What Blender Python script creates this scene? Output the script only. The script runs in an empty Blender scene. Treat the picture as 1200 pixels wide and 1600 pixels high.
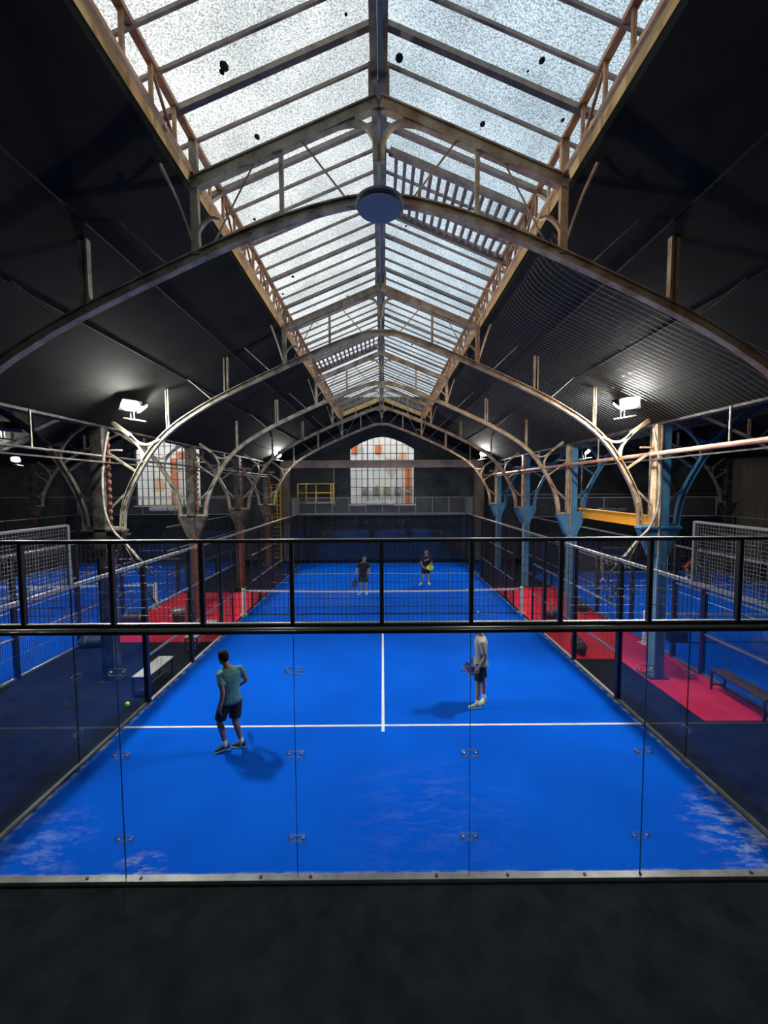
import bpy, bmesh, math, random
from mathutils import Vector, Matrix

random.seed(7)
sc = bpy.context.scene
COL = sc.collection
PI = math.pi

# ------------------------------------------------------------------ camera
cam_d = bpy.data.cameras.new('camera')
cam = bpy.data.objects.new('camera', cam_d)
COL.objects.link(cam)
cam_d.sensor_fit = 'VERTICAL'
cam_d.sensor_height = 36.0
cam_d.lens = 638.74 / 1600 * 36.0
cam_d.clip_start = 0.05
cam_d.clip_end = 200
PITCH, YAW, ROLL = 0.05960, 0.00331, 0.00560
_h = Vector((math.sin(YAW), math.cos(YAW), 0))
_r = Vector((math.cos(YAW), -math.sin(YAW), 0))
_z = Vector((0, 0, 1))
_f = _h * math.cos(PITCH) - _z * math.sin(PITCH)
_u = _h * math.sin(PITCH) + _z * math.cos(PITCH)
_R = _r * math.cos(ROLL) - _u * math.sin(ROLL)
_U = _r * math.sin(ROLL) + _u * math.cos(ROLL)
# roll turns the picture so that level lines climb slightly to the right
_R, _U = (_r * math.cos(ROLL) - _u * math.sin(ROLL)), (_r * math.sin(ROLL) + _u * math.cos(ROLL))
m = Matrix((( _R.x, _U.x, -_f.x, 0.0156), (_R.y, _U.y, -_f.y, -4.5156), (_R.z, _U.z, -_f.z, 4.5684), (0, 0, 0, 1)))
cam.matrix_world = m
sc.camera = cam

# ------------------------------------------------------------------ view, sky
sc.view_settings.view_transform = 'Standard'
sc.view_settings.look = 'None'
sc.view_settings.gamma = 1
sc.view_settings.use_curve_mapping = False
sc.view_settings.exposure = 0.0
try:
    sc.cycles.max_bounces = 8
    sc.cycles.diffuse_bounces = 3
    sc.cycles.glossy_bounces = 4
    sc.cycles.transparent_max_bounces = 32
    sc.cycles.sample_clamp_indirect = 6
    sc.cycles.caustics_reflective = False
    sc.cycles.caustics_refractive = False
    sc.cycles.use_denoising = True
except Exception:
    pass

SKY = 4.2
LAMP = 1150
world = bpy.data.worlds.new('overcast_sky')
sc.world = world
world.use_nodes = True
wn = world.node_tree
wn.nodes.clear()
wo = wn.nodes.new('ShaderNodeOutputWorld')
wb = wn.nodes.new('ShaderNodeBackground')
wtc = wn.nodes.new('ShaderNodeTexCoord')
wsep = wn.nodes.new('ShaderNodeSeparateXYZ')
wr = wn.nodes.new('ShaderNodeValToRGB')      # sky made brighter to the left, standing in for lens flare there
wr.color_ramp.elements[0].position = 0.30
wr.color_ramp.elements[0].color = (1.0, 1.0, 1.0, 1)
wr.color_ramp.elements[1].position = 0.62
wr.color_ramp.elements[1].color = (0.66, 0.74, 0.80, 1)
wma = wn.nodes.new('ShaderNodeMath'); wma.operation = 'MULTIPLY_ADD'
wma.inputs[1].default_value = 0.5; wma.inputs[2].default_value = 0.5
wn.links.new(wtc.outputs['Generated'], wsep.inputs[0])
wn.links.new(wsep.outputs['X'], wma.inputs[0])
wn.links.new(wma.outputs[0], wr.inputs['Fac'])
wn.links.new(wr.outputs['Color'], wb.inputs['Color'])
wb.inputs['Strength'].default_value = SKY
wn.links.new(wb.outputs[0], wo.inputs[0])


# ------------------------------------------------------------------ mesh builder
class MB:
    def __init__(self):
        self.v = []
        self.f = []

    def add(self, vs, fs):
        n = len(self.v)
        self.v += [tuple(p) for p in vs]
        self.f += [tuple(i + n for i in f) for f in fs]
        return self

    def box(self, c, s):
        x, y, z = c
        a, b, d = s[0] / 2, s[1] / 2, s[2] / 2
        vs = [(x + i * a, y + j * b, z + k * d) for i in (-1, 1) for j in (-1, 1) for k in (-1, 1)]
        return self.add(vs, [(0, 1, 3, 2), (4, 6, 7, 5), (0, 4, 5, 1), (2, 3, 7, 6), (0, 2, 6, 4), (1, 5, 7, 3)])

    def box2(self, lo, hi):
        return self.box([(lo[i] + hi[i]) / 2 for i in range(3)], [abs(hi[i] - lo[i]) for i in range(3)])

    def bar(self, p, q, w, h, up=(0, 0, 1)):
        """rectangular bar from p to q: w across, h along the up direction"""
        p, q = Vector(p), Vector(q)
        d = (q - p).normalized()
        u = Vector(up)
        s = d.cross(u)
        if s.length < 1e-4:
            s = d.cross(Vector((1, 0, 0)))
        s.normalize()
        u = s.cross(d).normalized()
        vs = []
        for e in (p, q):
            for i, j in ((-1, -1), (1, -1), (1, 1), (-1, 1)):
                vs.append(e + s * (i * w / 2) + u * (j * h / 2))
        return self.add(vs, [(0, 3, 2, 1), (4, 5, 6, 7), (0, 1, 5, 4), (1, 2, 6, 5), (2, 3, 7, 6), (3, 0, 4, 7)])

    def tube(self, pts, r, n=8, caps=True):
        pts = [Vector(p) for p in pts]
        rs = r if isinstance(r, (list, tuple)) else [r] * len(pts)
        rings = []
        ref = None
        for i, p in enumerate(pts):
            if i == 0:
                d = pts[1] - pts[0]
            elif i == len(pts) - 1:
                d = pts[-1] - pts[-2]
            else:
                d = (pts[i + 1] - p).normalized() + (p - pts[i - 1]).normalized()
            d.normalize()
            if ref is None:
                ref = Vector((0, 0, 1)) if abs(d.z) < 0.9 else Vector((1, 0, 0))
            s = d.cross(ref).normalized()
            u = s.cross(d).normalized()
            ref = u
            rings.append([p + (s * math.cos(2 * PI * k / n) + u * math.sin(2 * PI * k / n)) * rs[i] for k in range(n)])
        return self.loft(rings, caps)

    def loft(self, rings, caps=True):
        n = len(rings[0])
        vs = [p for r in rings for p in r]
        fs = []
        for i in range(len(rings) - 1):
            for k in range(n):
                a = i * n + k
                b = i * n + (k + 1) % n
                fs.append((a, b, b + n, a + n))
        if caps:
            fs.append(tuple(reversed(range(n))))
            fs.append(tuple(range((len(rings) - 1) * n, len(rings) * n)))
        return self.add(vs, fs)

    def ell(self, c, rx, ry, rz, R=None, n=12, m=8):
        rings = []
        c = Vector(c)
        for i in range(1, m):
            t = PI * i / m
            ring = []
            for k in range(n):
                a = 2 * PI * k / n
                p = Vector((rx * math.sin(t) * math.cos(a), ry * math.sin(t) * math.sin(a), -rz * math.cos(t)))
                if R is not None:
                    p = R @ p
                ring.append(c + p)
            rings.append(ring)
        return self.loft(rings)

    def sweep_xz(self, pts, y, w, h, off=0.0):
        """rectangular section swept along a polyline of (x, z) in the plane y; h is in-plane depth, w along y"""
        rings = []
        P = [Vector((a, b)) for a, b in pts]
        for i, p in enumerate(P):
            d = (P[min(i + 1, len(P) - 1)] - P[max(i - 1, 0)]).normalized()
            nrm = Vector((-d.y, d.x))
            a = p + nrm * (off - h / 2)
            b = p + nrm * (off + h / 2)
            rings.append([(a.x, y - w / 2, a.y), (a.x, y + w / 2, a.y), (b.x, y + w / 2, b.y), (b.x, y - w / 2, b.y)])
        return self.loft(rings)

    def prism(self, poly, y0, y1):
        """polygon of (x, z) extruded from y0 to y1"""
        n = len(poly)
        vs = [(a, y0, b) for a, b in poly] + [(a, y1, b) for a, b in poly]
        fs = [tuple(range(n)), tuple(reversed(range(n, 2 * n)))]
        fs += [(i, i + n, (i + 1) % n + n, (i + 1) % n) for i in range(n)]
        return self.add(vs, fs)

    def cyl(self, c, r, h, axis='z', n=16):
        c = Vector(c)
        a = {'x': Vector((1, 0, 0)), 'y': Vector((0, 1, 0)), 'z': Vector((0, 0, 1))}[axis]
        return self.tube([c - a * h / 2, c + a * h / 2], r, n)


def smooth_curve(P, k=6):
    """Catmull-Rom through 2-D or 3-D points"""
    P = [Vector(p) for p in P]
    out = []
    for i in range(len(P) - 1):
        a = P[max(i - 1, 0)]; b = P[i]; c = P[i + 1]; d = P[min(i + 2, len(P) - 1)]
        for j in range(k):
            t = j / k
            out.append(0.5 * ((2 * b) + (c - a) * t + (2 * a - 5 * b + 4 * c - d) * t * t + (3 * b - a - 3 * c + d) * t ** 3))
    out.append(P[-1])
    return out


def world_loc(o):
    v = Vector((0, 0, 0))
    while o is not None:
        v += Vector(o.location)
        o = o.parent
    return v


def obj(name, mb, mat, parent=None, label=None, smooth=False, origin=None):
    """link one mesh object; its coordinates are world coordinates"""
    me = bpy.data.meshes.new(name)
    base = world_loc(parent) if parent is not None else Vector((0, 0, 0))
    o = bpy.data.objects.new(name, me)
    if parent is None and origin is None and mb.v:
        xs = [p[0] for p in mb.v]; ys = [p[1] for p in mb.v]; zs = [p[2] for p in mb.v]
        origin = ((min(xs) + max(xs)) / 2, (min(ys) + max(ys)) / 2, min(zs))
    if parent is None:
        base = Vector(origin)
        o.location = base
    me.from_pydata([tuple(Vector(p) - base) for p in mb.v], [], mb.f)
    me.validate()
    me.update()
    bm = bmesh.new(); bm.from_mesh(me)
    bmesh.ops.recalc_face_normals(bm, faces=bm.faces)
    bm.to_mesh(me); bm.free()
    me.materials.append(mat)
    if smooth:
        for p in me.polygons:
            p.use_smooth = True
    COL.objects.link(o)
    if parent is not None:
        o.parent = parent
    if label:
        o['label'] = label
    return o


def tag(o, label, cat, group=None, kind=None):
    o['label'] = label
    o['category'] = cat
    if group:
        o['group'] = group
    if kind:
        o['kind'] = kind
    return o


def thing(name, label, cat, loc=(0, 0, 0), group=None, kind=None):
    o = bpy.data.objects.new(name, None)
    o.empty_display_size = 0.1
    o.location = loc
    COL.objects.link(o)
    return tag(o, label, cat, group, kind)


def struct(o, label=None):
    o['kind'] = 'structure'
    if label:
        o['label'] = label
    return o


# ------------------------------------------------------------------ materials
def nodes(mat):
    mat.use_nodes = True
    nt = mat.node_tree
    nt.nodes.clear()
    return nt


def N(nt, t, **kw):
    n = nt.nodes.new(t)
    for k, v in kw.items():
        if k in n.inputs:
            n.inputs[k].default_value = v
        else:
            setattr(n, k, v)
    return n


def noisy(name, c1, c2, scale=5, rough=0.6, metal=0.0, bump=0.0, c3=None, stretch=(1, 1, 1), lo=0.35, hi=0.65, bscale=None, spec=0.5):
    mat = bpy.data.materials.new(name)
    nt = nodes(mat)
    out = N(nt, 'ShaderNodeOutputMaterial')
    bs = N(nt, 'ShaderNodeBsdfPrincipled')
    bs.inputs['Roughness'].default_value = rough
    bs.inputs['Metallic'].default_value = metal
    bs.inputs['Specular IOR Level'].default_value = spec
    tc = N(nt, 'ShaderNodeTexCoord')
    mp = N(nt, 'ShaderNodeMapping')
    mp.inputs['Scale'].default_value = stretch
    geo = N(nt, 'ShaderNodeNewGeometry')
    nt.links.new(geo.outputs['Position'], mp.inputs[0])
    no = N(nt, 'ShaderNodeTexNoise')
    no.inputs['Scale'].default_value = scale
    no.inputs['Detail'].default_value = 5
    no.inputs['Roughness'].default_value = 0.65
    nt.links.new(mp.outputs[0], no.inputs['Vector'])
    r = N(nt, 'ShaderNodeValToRGB')
    r.color_ramp.elements[0].position = lo
    r.color_ramp.elements[0].color = (*c1, 1)
    r.color_ramp.elements[1].position = hi
    r.color_ramp.elements[1].color = (*c2, 1)
    if c3:
        e = r.color_ramp.elements.new((lo + hi) / 2)
        e.color = (*c3, 1)
    nt.links.new(no.outputs['Fac'], r.inputs[0])
    nt.links.new(r.outputs[0], bs.inputs['Base Color'])
    if bump:
        n2 = N(nt, 'ShaderNodeTexNoise')
        n2.inputs['Scale'].default_value = bscale or scale * 6
        n2.inputs['Detail'].default_value = 3
        nt.links.new(geo.outputs['Position'], n2.inputs['Vector'])
        b = N(nt, 'ShaderNodeBump')
        b.inputs['Strength'].default_value = bump
        b.inputs['Distance'].default_value = 0.01
        nt.links.new(n2.outputs['Fac'], b.inputs['Height'])
        nt.links.new(b.outputs[0], bs.inputs['Normal'])
    nt.links.new(bs.outputs[0], out.inputs[0])
    return mat


def flat(name, c, rough=0.6, metal=0.0, k=0.85, scale=8, **kw):
    return noisy(name, tuple(x * k for x in c), c, scale=scale, rough=rough, metal=metal, **kw)


def emis(name, c, s):
    mat = bpy.data.materials.new(name)
    nt = nodes(mat)
    out = N(nt, 'ShaderNodeOutputMaterial')
    e = N(nt, 'ShaderNodeEmission')
    e.inputs['Color'].default_value = (*c, 1)
    e.inputs['Strength'].default_value = s
    nt.links.new(e.outputs[0], out.inputs[0])
    return mat


def clear_glass(name, tint=(0.93, 0.96, 0.97), f0=0.04, rough=0.0, fmax=0.9):
    mat = bpy.data.materials.new(name)
    nt = nodes(mat)
    out = N(nt, 'ShaderNodeOutputMaterial')
    tr = N(nt, 'ShaderNodeBsdfTransparent'); tr.inputs[0].default_value = (*tint, 1)
    gl = N(nt, 'ShaderNodeBsdfGlossy'); gl.inputs['Roughness'].default_value = rough
    lw = N(nt, 'ShaderNodeLayerWeight'); lw.inputs['Blend'].default_value = 0.5
    pw = N(nt, 'ShaderNodeMath', operation='POWER'); pw.inputs[1].default_value = 5.0
    ma = N(nt, 'ShaderNodeMath', operation='MULTIPLY_ADD')
    ma.inputs[1].default_value = fmax; ma.inputs[2].default_value = f0
    mx = N(nt, 'ShaderNodeMixShader')
    nt.links.new(lw.outputs['Facing'], pw.inputs[0])
    nt.links.new(pw.outputs[0], ma.inputs[0])
    nt.links.new(ma.outputs[0], mx.inputs[0])
    nt.links.new(tr.outputs[0], mx.inputs[1])
    nt.links.new(gl.outputs[0], mx.inputs[2])
    nt.links.new(mx.outputs[0], out.inputs[0])
    return mat


def dirty_glass(name, dark, light, scale=26):
    """wired, moss-speckled roof glass that lets the sky through"""
    mat = bpy.data.materials.new(name)
    nt = nodes(mat)
    out = N(nt, 'ShaderNodeOutputMaterial')
    geo = N(nt, 'ShaderNodeNewGeometry')
    mp = N(nt, 'ShaderNodeMapping'); mp.inputs['Scale'].default_value = (1, 1.4, 1)
    nt.links.new(geo.outputs['Position'], mp.inputs[0])
    a = N(nt, 'ShaderNodeTexNoise'); a.inputs['Scale'].default_value = scale; a.inputs['Detail'].default_value = 4; a.inputs['Roughness'].default_value = 0.75
    b = N(nt, 'ShaderNodeTexNoise'); b.inputs['Scale'].default_value = 1.1; b.inputs['Detail'].default_value = 3
    nt.links.new(mp.outputs[0], a.inputs['Vector'])
    nt.links.new(geo.outputs['Position'], b.inputs['Vector'])
    ra = N(nt, 'ShaderNodeValToRGB')
    ra.color_ramp.elements[0].position = 0.40; ra.color_ramp.elements[0].color = (*dark, 1)
    ra.color_ramp.elements[1].position = 0.56; ra.color_ramp.elements[1].color = (*light, 1)
    nt.links.new(a.outputs['Fac'], ra.inputs[0])
    rb = N(nt, 'ShaderNodeValToRGB')
    rb.color_ramp.elements[0].position = 0.35; rb.color_ramp.elements[0].color = (0.72, 0.74, 0.74, 1)
    rb.color_ramp.elements[1].position = 0.65; rb.color_ramp.elements[1].color = (1, 1, 1, 1)
    nt.links.new(b.outputs['Fac'], rb.inputs[0])
    mu = N(nt, 'ShaderNodeMixRGB', blend_type='MULTIPLY'); mu.inputs[0].default_value = 1
    nt.links.new(ra.outputs[0], mu.inputs[1]); nt.links.new(rb.outputs[0], mu.inputs[2])
    tr = N(nt, 'ShaderNodeBsdfTransparent')
    nt.links.new(mu.outputs[0], tr.inputs[0])
    nt.links.new(tr.outputs[0], out.inputs[0])
    return mat


def turf(name, base, dark, x0, y0, hx, hy, streak=0.0):
    """sand-dressed artificial turf: fine fibre noise, sand worn in along the edges and in the corners"""
    mat = bpy.data.materials.new(name)
    nt = nodes(mat)
    L = nt.links.new
    out = N(nt, 'ShaderNodeOutputMaterial')
    bs = N(nt, 'ShaderNodeBsdfPrincipled'); bs.inputs['Roughness'].default_value = 0.85
    bs.inputs['Specular IOR Level'].default_value = 0.05
    geo = N(nt, 'ShaderNodeNewGeometry')
    a = N(nt, 'ShaderNodeTexNoise'); a.inputs['Scale'].default_value = 0.55; a.inputs['Detail'].default_value = 4
    L(geo.outputs['Position'], a.inputs['Vector'])
    ra = N(nt, 'ShaderNodeValToRGB')
    ra.color_ramp.elements[0].position = 0.35; ra.color_ramp.elements[0].color = (*dark, 1)
    ra.color_ramp.elements[1].position = 0.65; ra.color_ramp.elements[1].color = (*base, 1)
    L(a.outputs['Fac'], ra.inputs[0])
    sep = N(nt, 'ShaderNodeSeparateXYZ'); L(geo.outputs['Position'], sep.inputs[0])

    def edge(sock, c, h, w):
        s = N(nt, 'ShaderNodeMath', operation='SUBTRACT'); s.inputs[1].default_value = c; L(sock, s.inputs[0])
        ab = N(nt, 'ShaderNodeMath', operation='ABSOLUTE'); L(s.outputs[0], ab.inputs[0])
        mr = N(nt, 'ShaderNodeMapRange'); mr.inputs[1].default_value = h - w; mr.inputs[2].default_value = h
        L(ab.outputs[0], mr.inputs[0])
        return mr.outputs[0]
    ex = edge(sep.outputs['X'], x0, hx, 0.13)
    ey = edge(sep.outputs['Y'], y0, hy, 0.10)
    mxx = N(nt, 'ShaderNodeMath', operation='MAXIMUM'); L(ex, mxx.inputs[0]); L(ey, mxx.inputs[1])
    n3 = N(nt, 'ShaderNodeTexNoise'); n3.inputs['Scale'].default_value = 5.5; n3.inputs['Detail'].default_value = 5
    L(geo.outputs['Position'], n3.inputs['Vector'])
    mr3 = N(nt, 'ShaderNodeMapRange'); mr3.inputs[1].default_value = 0.43; mr3.inputs[2].default_value = 0.60
    L(n3.outputs['Fac'], mr3.inputs[0])
    m3 = N(nt, 'ShaderNodeMath', operation='MULTIPLY'); L(mxx.outputs[0], m3.inputs[0]); L(mr3.outputs[0], m3.inputs[1])
    fac = m3.outputs[0]
    if streak:
        def blob(cx, cy, r):
            vm = N(nt, 'ShaderNodeVectorMath', operation='DISTANCE'); vm.inputs[1].default_value = (cx, cy, 0)
            L(geo.outputs['Position'], vm.inputs[0])
            mr = N(nt, 'ShaderNodeMapRange'); mr.inputs[1].default_value = r; mr.inputs[2].default_value = r * 0.15
            L(vm.outputs['Value'], mr.inputs[0])
            return mr.outputs[0]
        mp = N(nt, 'ShaderNodeMapping'); mp.inputs['Rotation'].default_value = (0, 0, 0.95); mp.inputs['Scale'].default_value = (1.7, 4.6, 1)
        L(geo.outputs['Position'], mp.inputs[0])
        n4 = N(nt, 'ShaderNodeTexNoise'); n4.inputs['Scale'].default_value = 1.3; n4.inputs['Detail'].default_value = 6; n4.inputs['Roughness'].default_value = 0.7
        L(mp.outputs[0], n4.inputs['Vector'])
        mr4 = N(nt, 'ShaderNodeMapRange'); mr4.inputs[1].default_value = 0.47; mr4.inputs[2].default_value = 0.72
        L(n4.outputs['Fac'], mr4.inputs[0])
        for cx, cy, r, k in ((4.95, 0.45, 1.05, 1.2), (-4.5, 0.35, 0.9, 0.38), (-2.95, 0.02, 0.40, 1.3), (0.7, 0.95, 1.6, 0.08), (-1.8, 12.2, 1.5, 0.25)):
            bl = blob(cx, cy, r)
            mu = N(nt, 'ShaderNodeMath', operation='MULTIPLY'); L(bl, mu.inputs[0]); L(mr4.outputs[0], mu.inputs[1])
            mk = N(nt, 'ShaderNodeMath', operation='MULTIPLY'); L(mu.outputs[0], mk.inputs[0]); mk.inputs[1].default_value = k
            ad = N(nt, 'ShaderNodeMath', operation='MAXIMUM'); L(fac, ad.inputs[0]); L(mk.outputs[0], ad.inputs[1])
            fac = ad.outputs[0]
    mx = N(nt, 'ShaderNodeMixRGB'); L(fac, mx.inputs[0]); L(ra.outputs[0], mx.inputs[1]); mx.inputs[2].default_value = (0.62, 0.66, 0.66, 1)
    L(mx.outputs[0], bs.inputs['Base Color'])
    nf = N(nt, 'ShaderNodeTexNoise'); nf.inputs['Scale'].default_value = 220; L(geo.outputs['Position'], nf.inputs['Vector'])
    b = N(nt, 'ShaderNodeBump'); b.inputs['Strength'].default_value = 0.35; b.inputs['Distance'].default_value = 0.01
    L(nf.outputs['Fac'], b.inputs['Height']); L(b.outputs[0], bs.inputs['Normal'])
    L(bs.outputs[0], out.inputs[0])
    return mat


BLUE = (0.0, 0.120, 0.74)
BLUE_D = (0.0, 0.095, 0.62)
M = {}
M['turf'] = turf('turf_centre', BLUE, BLUE_D, 0, 10, 5, 10, 1)
M['turf_r'] = turf('turf_right', BLUE, BLUE_D, 12.75, 7.07, 5, 10)
M['turf_l'] = turf('turf_left', BLUE, BLUE_D, -13.85, 10.9, 5, 10)
M['line'] = flat('white_line', (0.85, 0.86, 0.86), 0.8)
M['floor'] = noisy('black_rubber_floor', (0.007, 0.009, 0.012), (0.017, 0.019, 0.023), scale=2.5, rough=0.85, bump=0.3, bscale=90, spec=0.06)
M['mat'] = noisy('red_rubber', (0.60, 0.012, 0.035), (0.72, 0.022, 0.05), scale=3, rough=0.75, bump=0.2, bscale=80, spec=0.2)
M['roof'] = noisy('black_roof_lining', (0.012, 0.013, 0.012), (0.024, 0.026, 0.024), scale=0.8, rough=0.85, spec=0.06)
M['wall'] = noisy('dark_wall', (0.042, 0.050, 0.050), (0.075, 0.085, 0.084), scale=1.2, rough=0.8, spec=0.1)
M['iron'] = noisy('tan_rusty_iron', (0.26, 0.145, 0.075), (0.60, 0.50, 0.34), scale=3.2, rough=0.6, bump=0.3, c3=(0.45, 0.31, 0.19), bscale=30)
M['iron_warm'] = noisy('orange_rusty_iron', (0.40, 0.18, 0.08), (0.72, 0.46, 0.26), scale=4, rough=0.6, bump=0.3, bscale=30)
M['iron_grey'] = noisy('grey_flaking_iron', (0.14, 0.12, 0.09), (0.42, 0.385, 0.30), scale=4, rough=0.65, bump=0.3, bscale=30)
M['iron_dark'] = noisy('dark_flaking_iron', (0.025, 0.022, 0.02), (0.12, 0.112, 0.10), scale=4, spec=0.2, rough=0.7, bump=0.3, bscale=30)
M['rust_red'] = noisy('rust_red_iron', (0.09, 0.025, 0.015), (0.22, 0.07, 0.045), scale=5, rough=0.7, bump=0.3)
M['blue_iron'] = noisy('blue_painted_iron', (0.045, 0.16, 0.29), (0.075, 0.26, 0.44), scale=3, rough=0.5, bump=0.15)
M['blue_light'] = noisy('pale_blue_iron', (0.14, 0.30, 0.42), (0.22, 0.42, 0.56), scale=3, rough=0.5)
M['salmon'] = noisy('salmon_pipe', (0.50, 0.20, 0.12), (0.68, 0.36, 0.25), scale=3, rough=0.55)
M['ochre'] = noisy('ochre_timber', (0.62, 0.36, 0.12), (0.90, 0.66, 0.28), scale=5, rough=0.6, stretch=(1, 0.2, 1))
M['beam_wall'] = noisy('brown_wall_beam', (0.34, 0.24, 0.19), (0.48, 0.36, 0.29), scale=2, rough=0.7)
M['pilaster'] = noisy('brown_pilaster', (0.17, 0.13, 0.10), (0.28, 0.22, 0.17), scale=2, rough=0.75)
M['glassL'] = dirty_glass('roof_glass_left', (0.115, 0.12, 0.12), (0.33, 0.335, 0.33), 48)  # paler copy of the roof glass: glare on the left put into its colour
M['glassR'] = dirty_glass('roof_glass_right', (0.085, 0.10, 0.11), (0.30, 0.325, 0.34), 48)
M['moss'] = noisy('dark_moss', (0.02, 0.022, 0.02), (0.05, 0.05, 0.045), scale=30, rough=0.9)
M['bar'] = noisy('skylight_bar', (0.24, 0.19, 0.15), (0.42, 0.36, 0.30), scale=6, rough=0.6)
M['black_steel'] = flat('black_steel', (0.012, 0.013, 0.016), 0.35, 0.0, spec=0.6)
M['rail_steel'] = flat('grey_galvanised_rail', (0.40, 0.40, 0.38), 0.4, 0.6)
M['wire'] = flat('black_wire', (0.02, 0.02, 0.022), 0.4)
M['wire_grey'] = flat('galvanised_wire', (0.34, 0.35, 0.35), 0.45, 0.3)
M['glass'] = clear_glass('court_glass', (0.93, 0.955, 0.97), 0.035)
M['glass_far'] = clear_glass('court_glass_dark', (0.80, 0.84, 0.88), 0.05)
M['window_glass'] = clear_glass('window_glass', (0.9, 0.9, 0.9), 0.03)
M['glass_edge'] = flat('glass_edge_green', (0.01, 0.03, 0.05), 0.3)
M['kerb'] = noisy('aluminium_kerb', (0.15, 0.15, 0.145), (0.26, 0.26, 0.25), scale=3, rough=0.45, metal=0.4)
M['chrome'] = flat('polished_steel', (0.62, 0.64, 0.66), 0.22, 0.9)
M['clipc'] = clear_glass('clip_plastic', (0.75, 0.8, 0.85), 0.08)
M['netblack'] = flat('net_cord', (0.01, 0.01, 0.012), 0.8)
M['white'] = flat('white_paint', (0.78, 0.77, 0.74), 0.6)
M['yellow'] = flat('yellow_paint', (0.75, 0.50, 0.05), 0.5)
M['orange'] = flat('orange_yellow_paint', (0.90, 0.40, 0.02), 0.5)
M['black'] = flat('black_plastic', (0.012, 0.012, 0.014), 0.5)
M['bagm'] = noisy('black_nylon', (0.008, 0.008, 0.01), (0.03, 0.03, 0.033), scale=14, rough=0.55)
M['bench_white'] = flat('bleached_slats', (0.66, 0.64, 0.58), 0.6)
M['bench_brown'] = noisy('dark_wood_slats', (0.035, 0.02, 0.013), (0.09, 0.055, 0.035), scale=7, rough=0.55, stretch=(3, 0.5, 1))
M['disc'] = flat('blue_grey_enamel', (0.11, 0.16, 0.23), 0.4)
M['disc_rim'] = flat('grey_rim', (0.05, 0.07, 0.10), 0.5)
M['ball'] = flat('tennis_felt', (0.55, 0.85, 0.05), 0.8)
M['lens'] = emis('floodlight_lens', (1.0, 0.97, 0.90), LAMP)
M['beige'] = noisy('beige_panel', (0.20, 0.17, 0.12), (0.27, 0.235, 0.17), scale=1.5, rough=0.7, stretch=(4, 4, 0.3))
M['skin'] = noisy('skin', (0.40, 0.21, 0.145), (0.48, 0.27, 0.19), scale=9, rough=0.55)
M['skin_tan'] = noisy('tanned_skin', (0.25, 0.125, 0.085), (0.32, 0.17, 0.12), scale=9, rough=0.55)
M['hair'] = noisy('dark_brown_hair', (0.006, 0.004, 0.003), (0.018, 0.011, 0.008), scale=60, spec=0.15, rough=0.6)
M['eye'] = flat('eye_dark', (0.02, 0.015, 0.012), 0.3)
M['sock'] = flat('white_sock', (0.72, 0.72, 0.74), 0.8)
M['facade'] = None


# facade outside the end windows: pale render with orange-red panels
def facade_mat():
    mat = bpy.data.materials.new('outside_facade')
    nt = nodes(mat); L = nt.links.new
    out = N(nt, 'ShaderNodeOutputMaterial')
    bs = N(nt, 'ShaderNodeBsdfPrincipled'); bs.inputs['Roughness'].default_value = 0.8
    geo = N(nt, 'ShaderNodeNewGeometry')
    mp = N(nt, 'ShaderNodeMapping'); mp.inputs['Scale'].default_value = (1.3, 1, 0.8)
    L(geo.outputs['Position'], mp.inputs[0])
    vo = N(nt, 'ShaderNodeTexVoronoi'); vo.distance = 'CHEBYCHEV'; vo.inputs['Scale'].default_value = 0.9
    L(mp.outputs[0], vo.inputs['Vector'])
    sp = N(nt, 'ShaderNodeSeparateColor'); L(vo.outputs['Color'], sp.inputs[0])
    r = N(nt, 'ShaderNodeValToRGB'); r.color_ramp.interpolation = 'CONSTANT'
    r.color_ramp.elements[0].position = 0.0; r.color_ramp.elements[0].color = (0.78, 0.72, 0.62, 1)
    r.color_ramp.elements[1].position = 0.35; r.color_ramp.elements[1].color = (0.70, 0.69, 0.66, 1)
    for p, c in ((0.6, (0.80, 0.78, 0.74)), (0.88, (0.70, 0.42, 0.30)), (0.93, (0.55, 0.50, 0.44))):
        e = r.color_ramp.elements.new(p); e.color = (*c, 1)
    L(sp.outputs[0], r.inputs[0])
    L(r.outputs[0], bs.inputs['Base Color'])
    L(bs.outputs[0], out.inputs[0])
    return mat


M['facade'] = facade_mat()
M['orange_panel'] = flat('orange_red_cladding', (0.72, 0.20, 0.08), 0.7)

# ================================================================== SETTING
XE, Y0, Y1 = 26.0, -9.0, 21.3
EAVE_X, EAVE_Z = 2.34, 8.20
VAL_X, VAL_Z = 6.50, 6.04
SL = (EAVE_Z - VAL_Z) / (VAL_X - EAVE_X)
RIDGE_Z = VAL_Z + SL * VAL_X
SKY_Y1 = 18.62

f = obj('floor', MB().box2((-XE, Y0, -0.2), (XE, Y1 + 0.3, 0)), M['floor'])
struct(f, 'black rubber floor around the courts')

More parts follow.
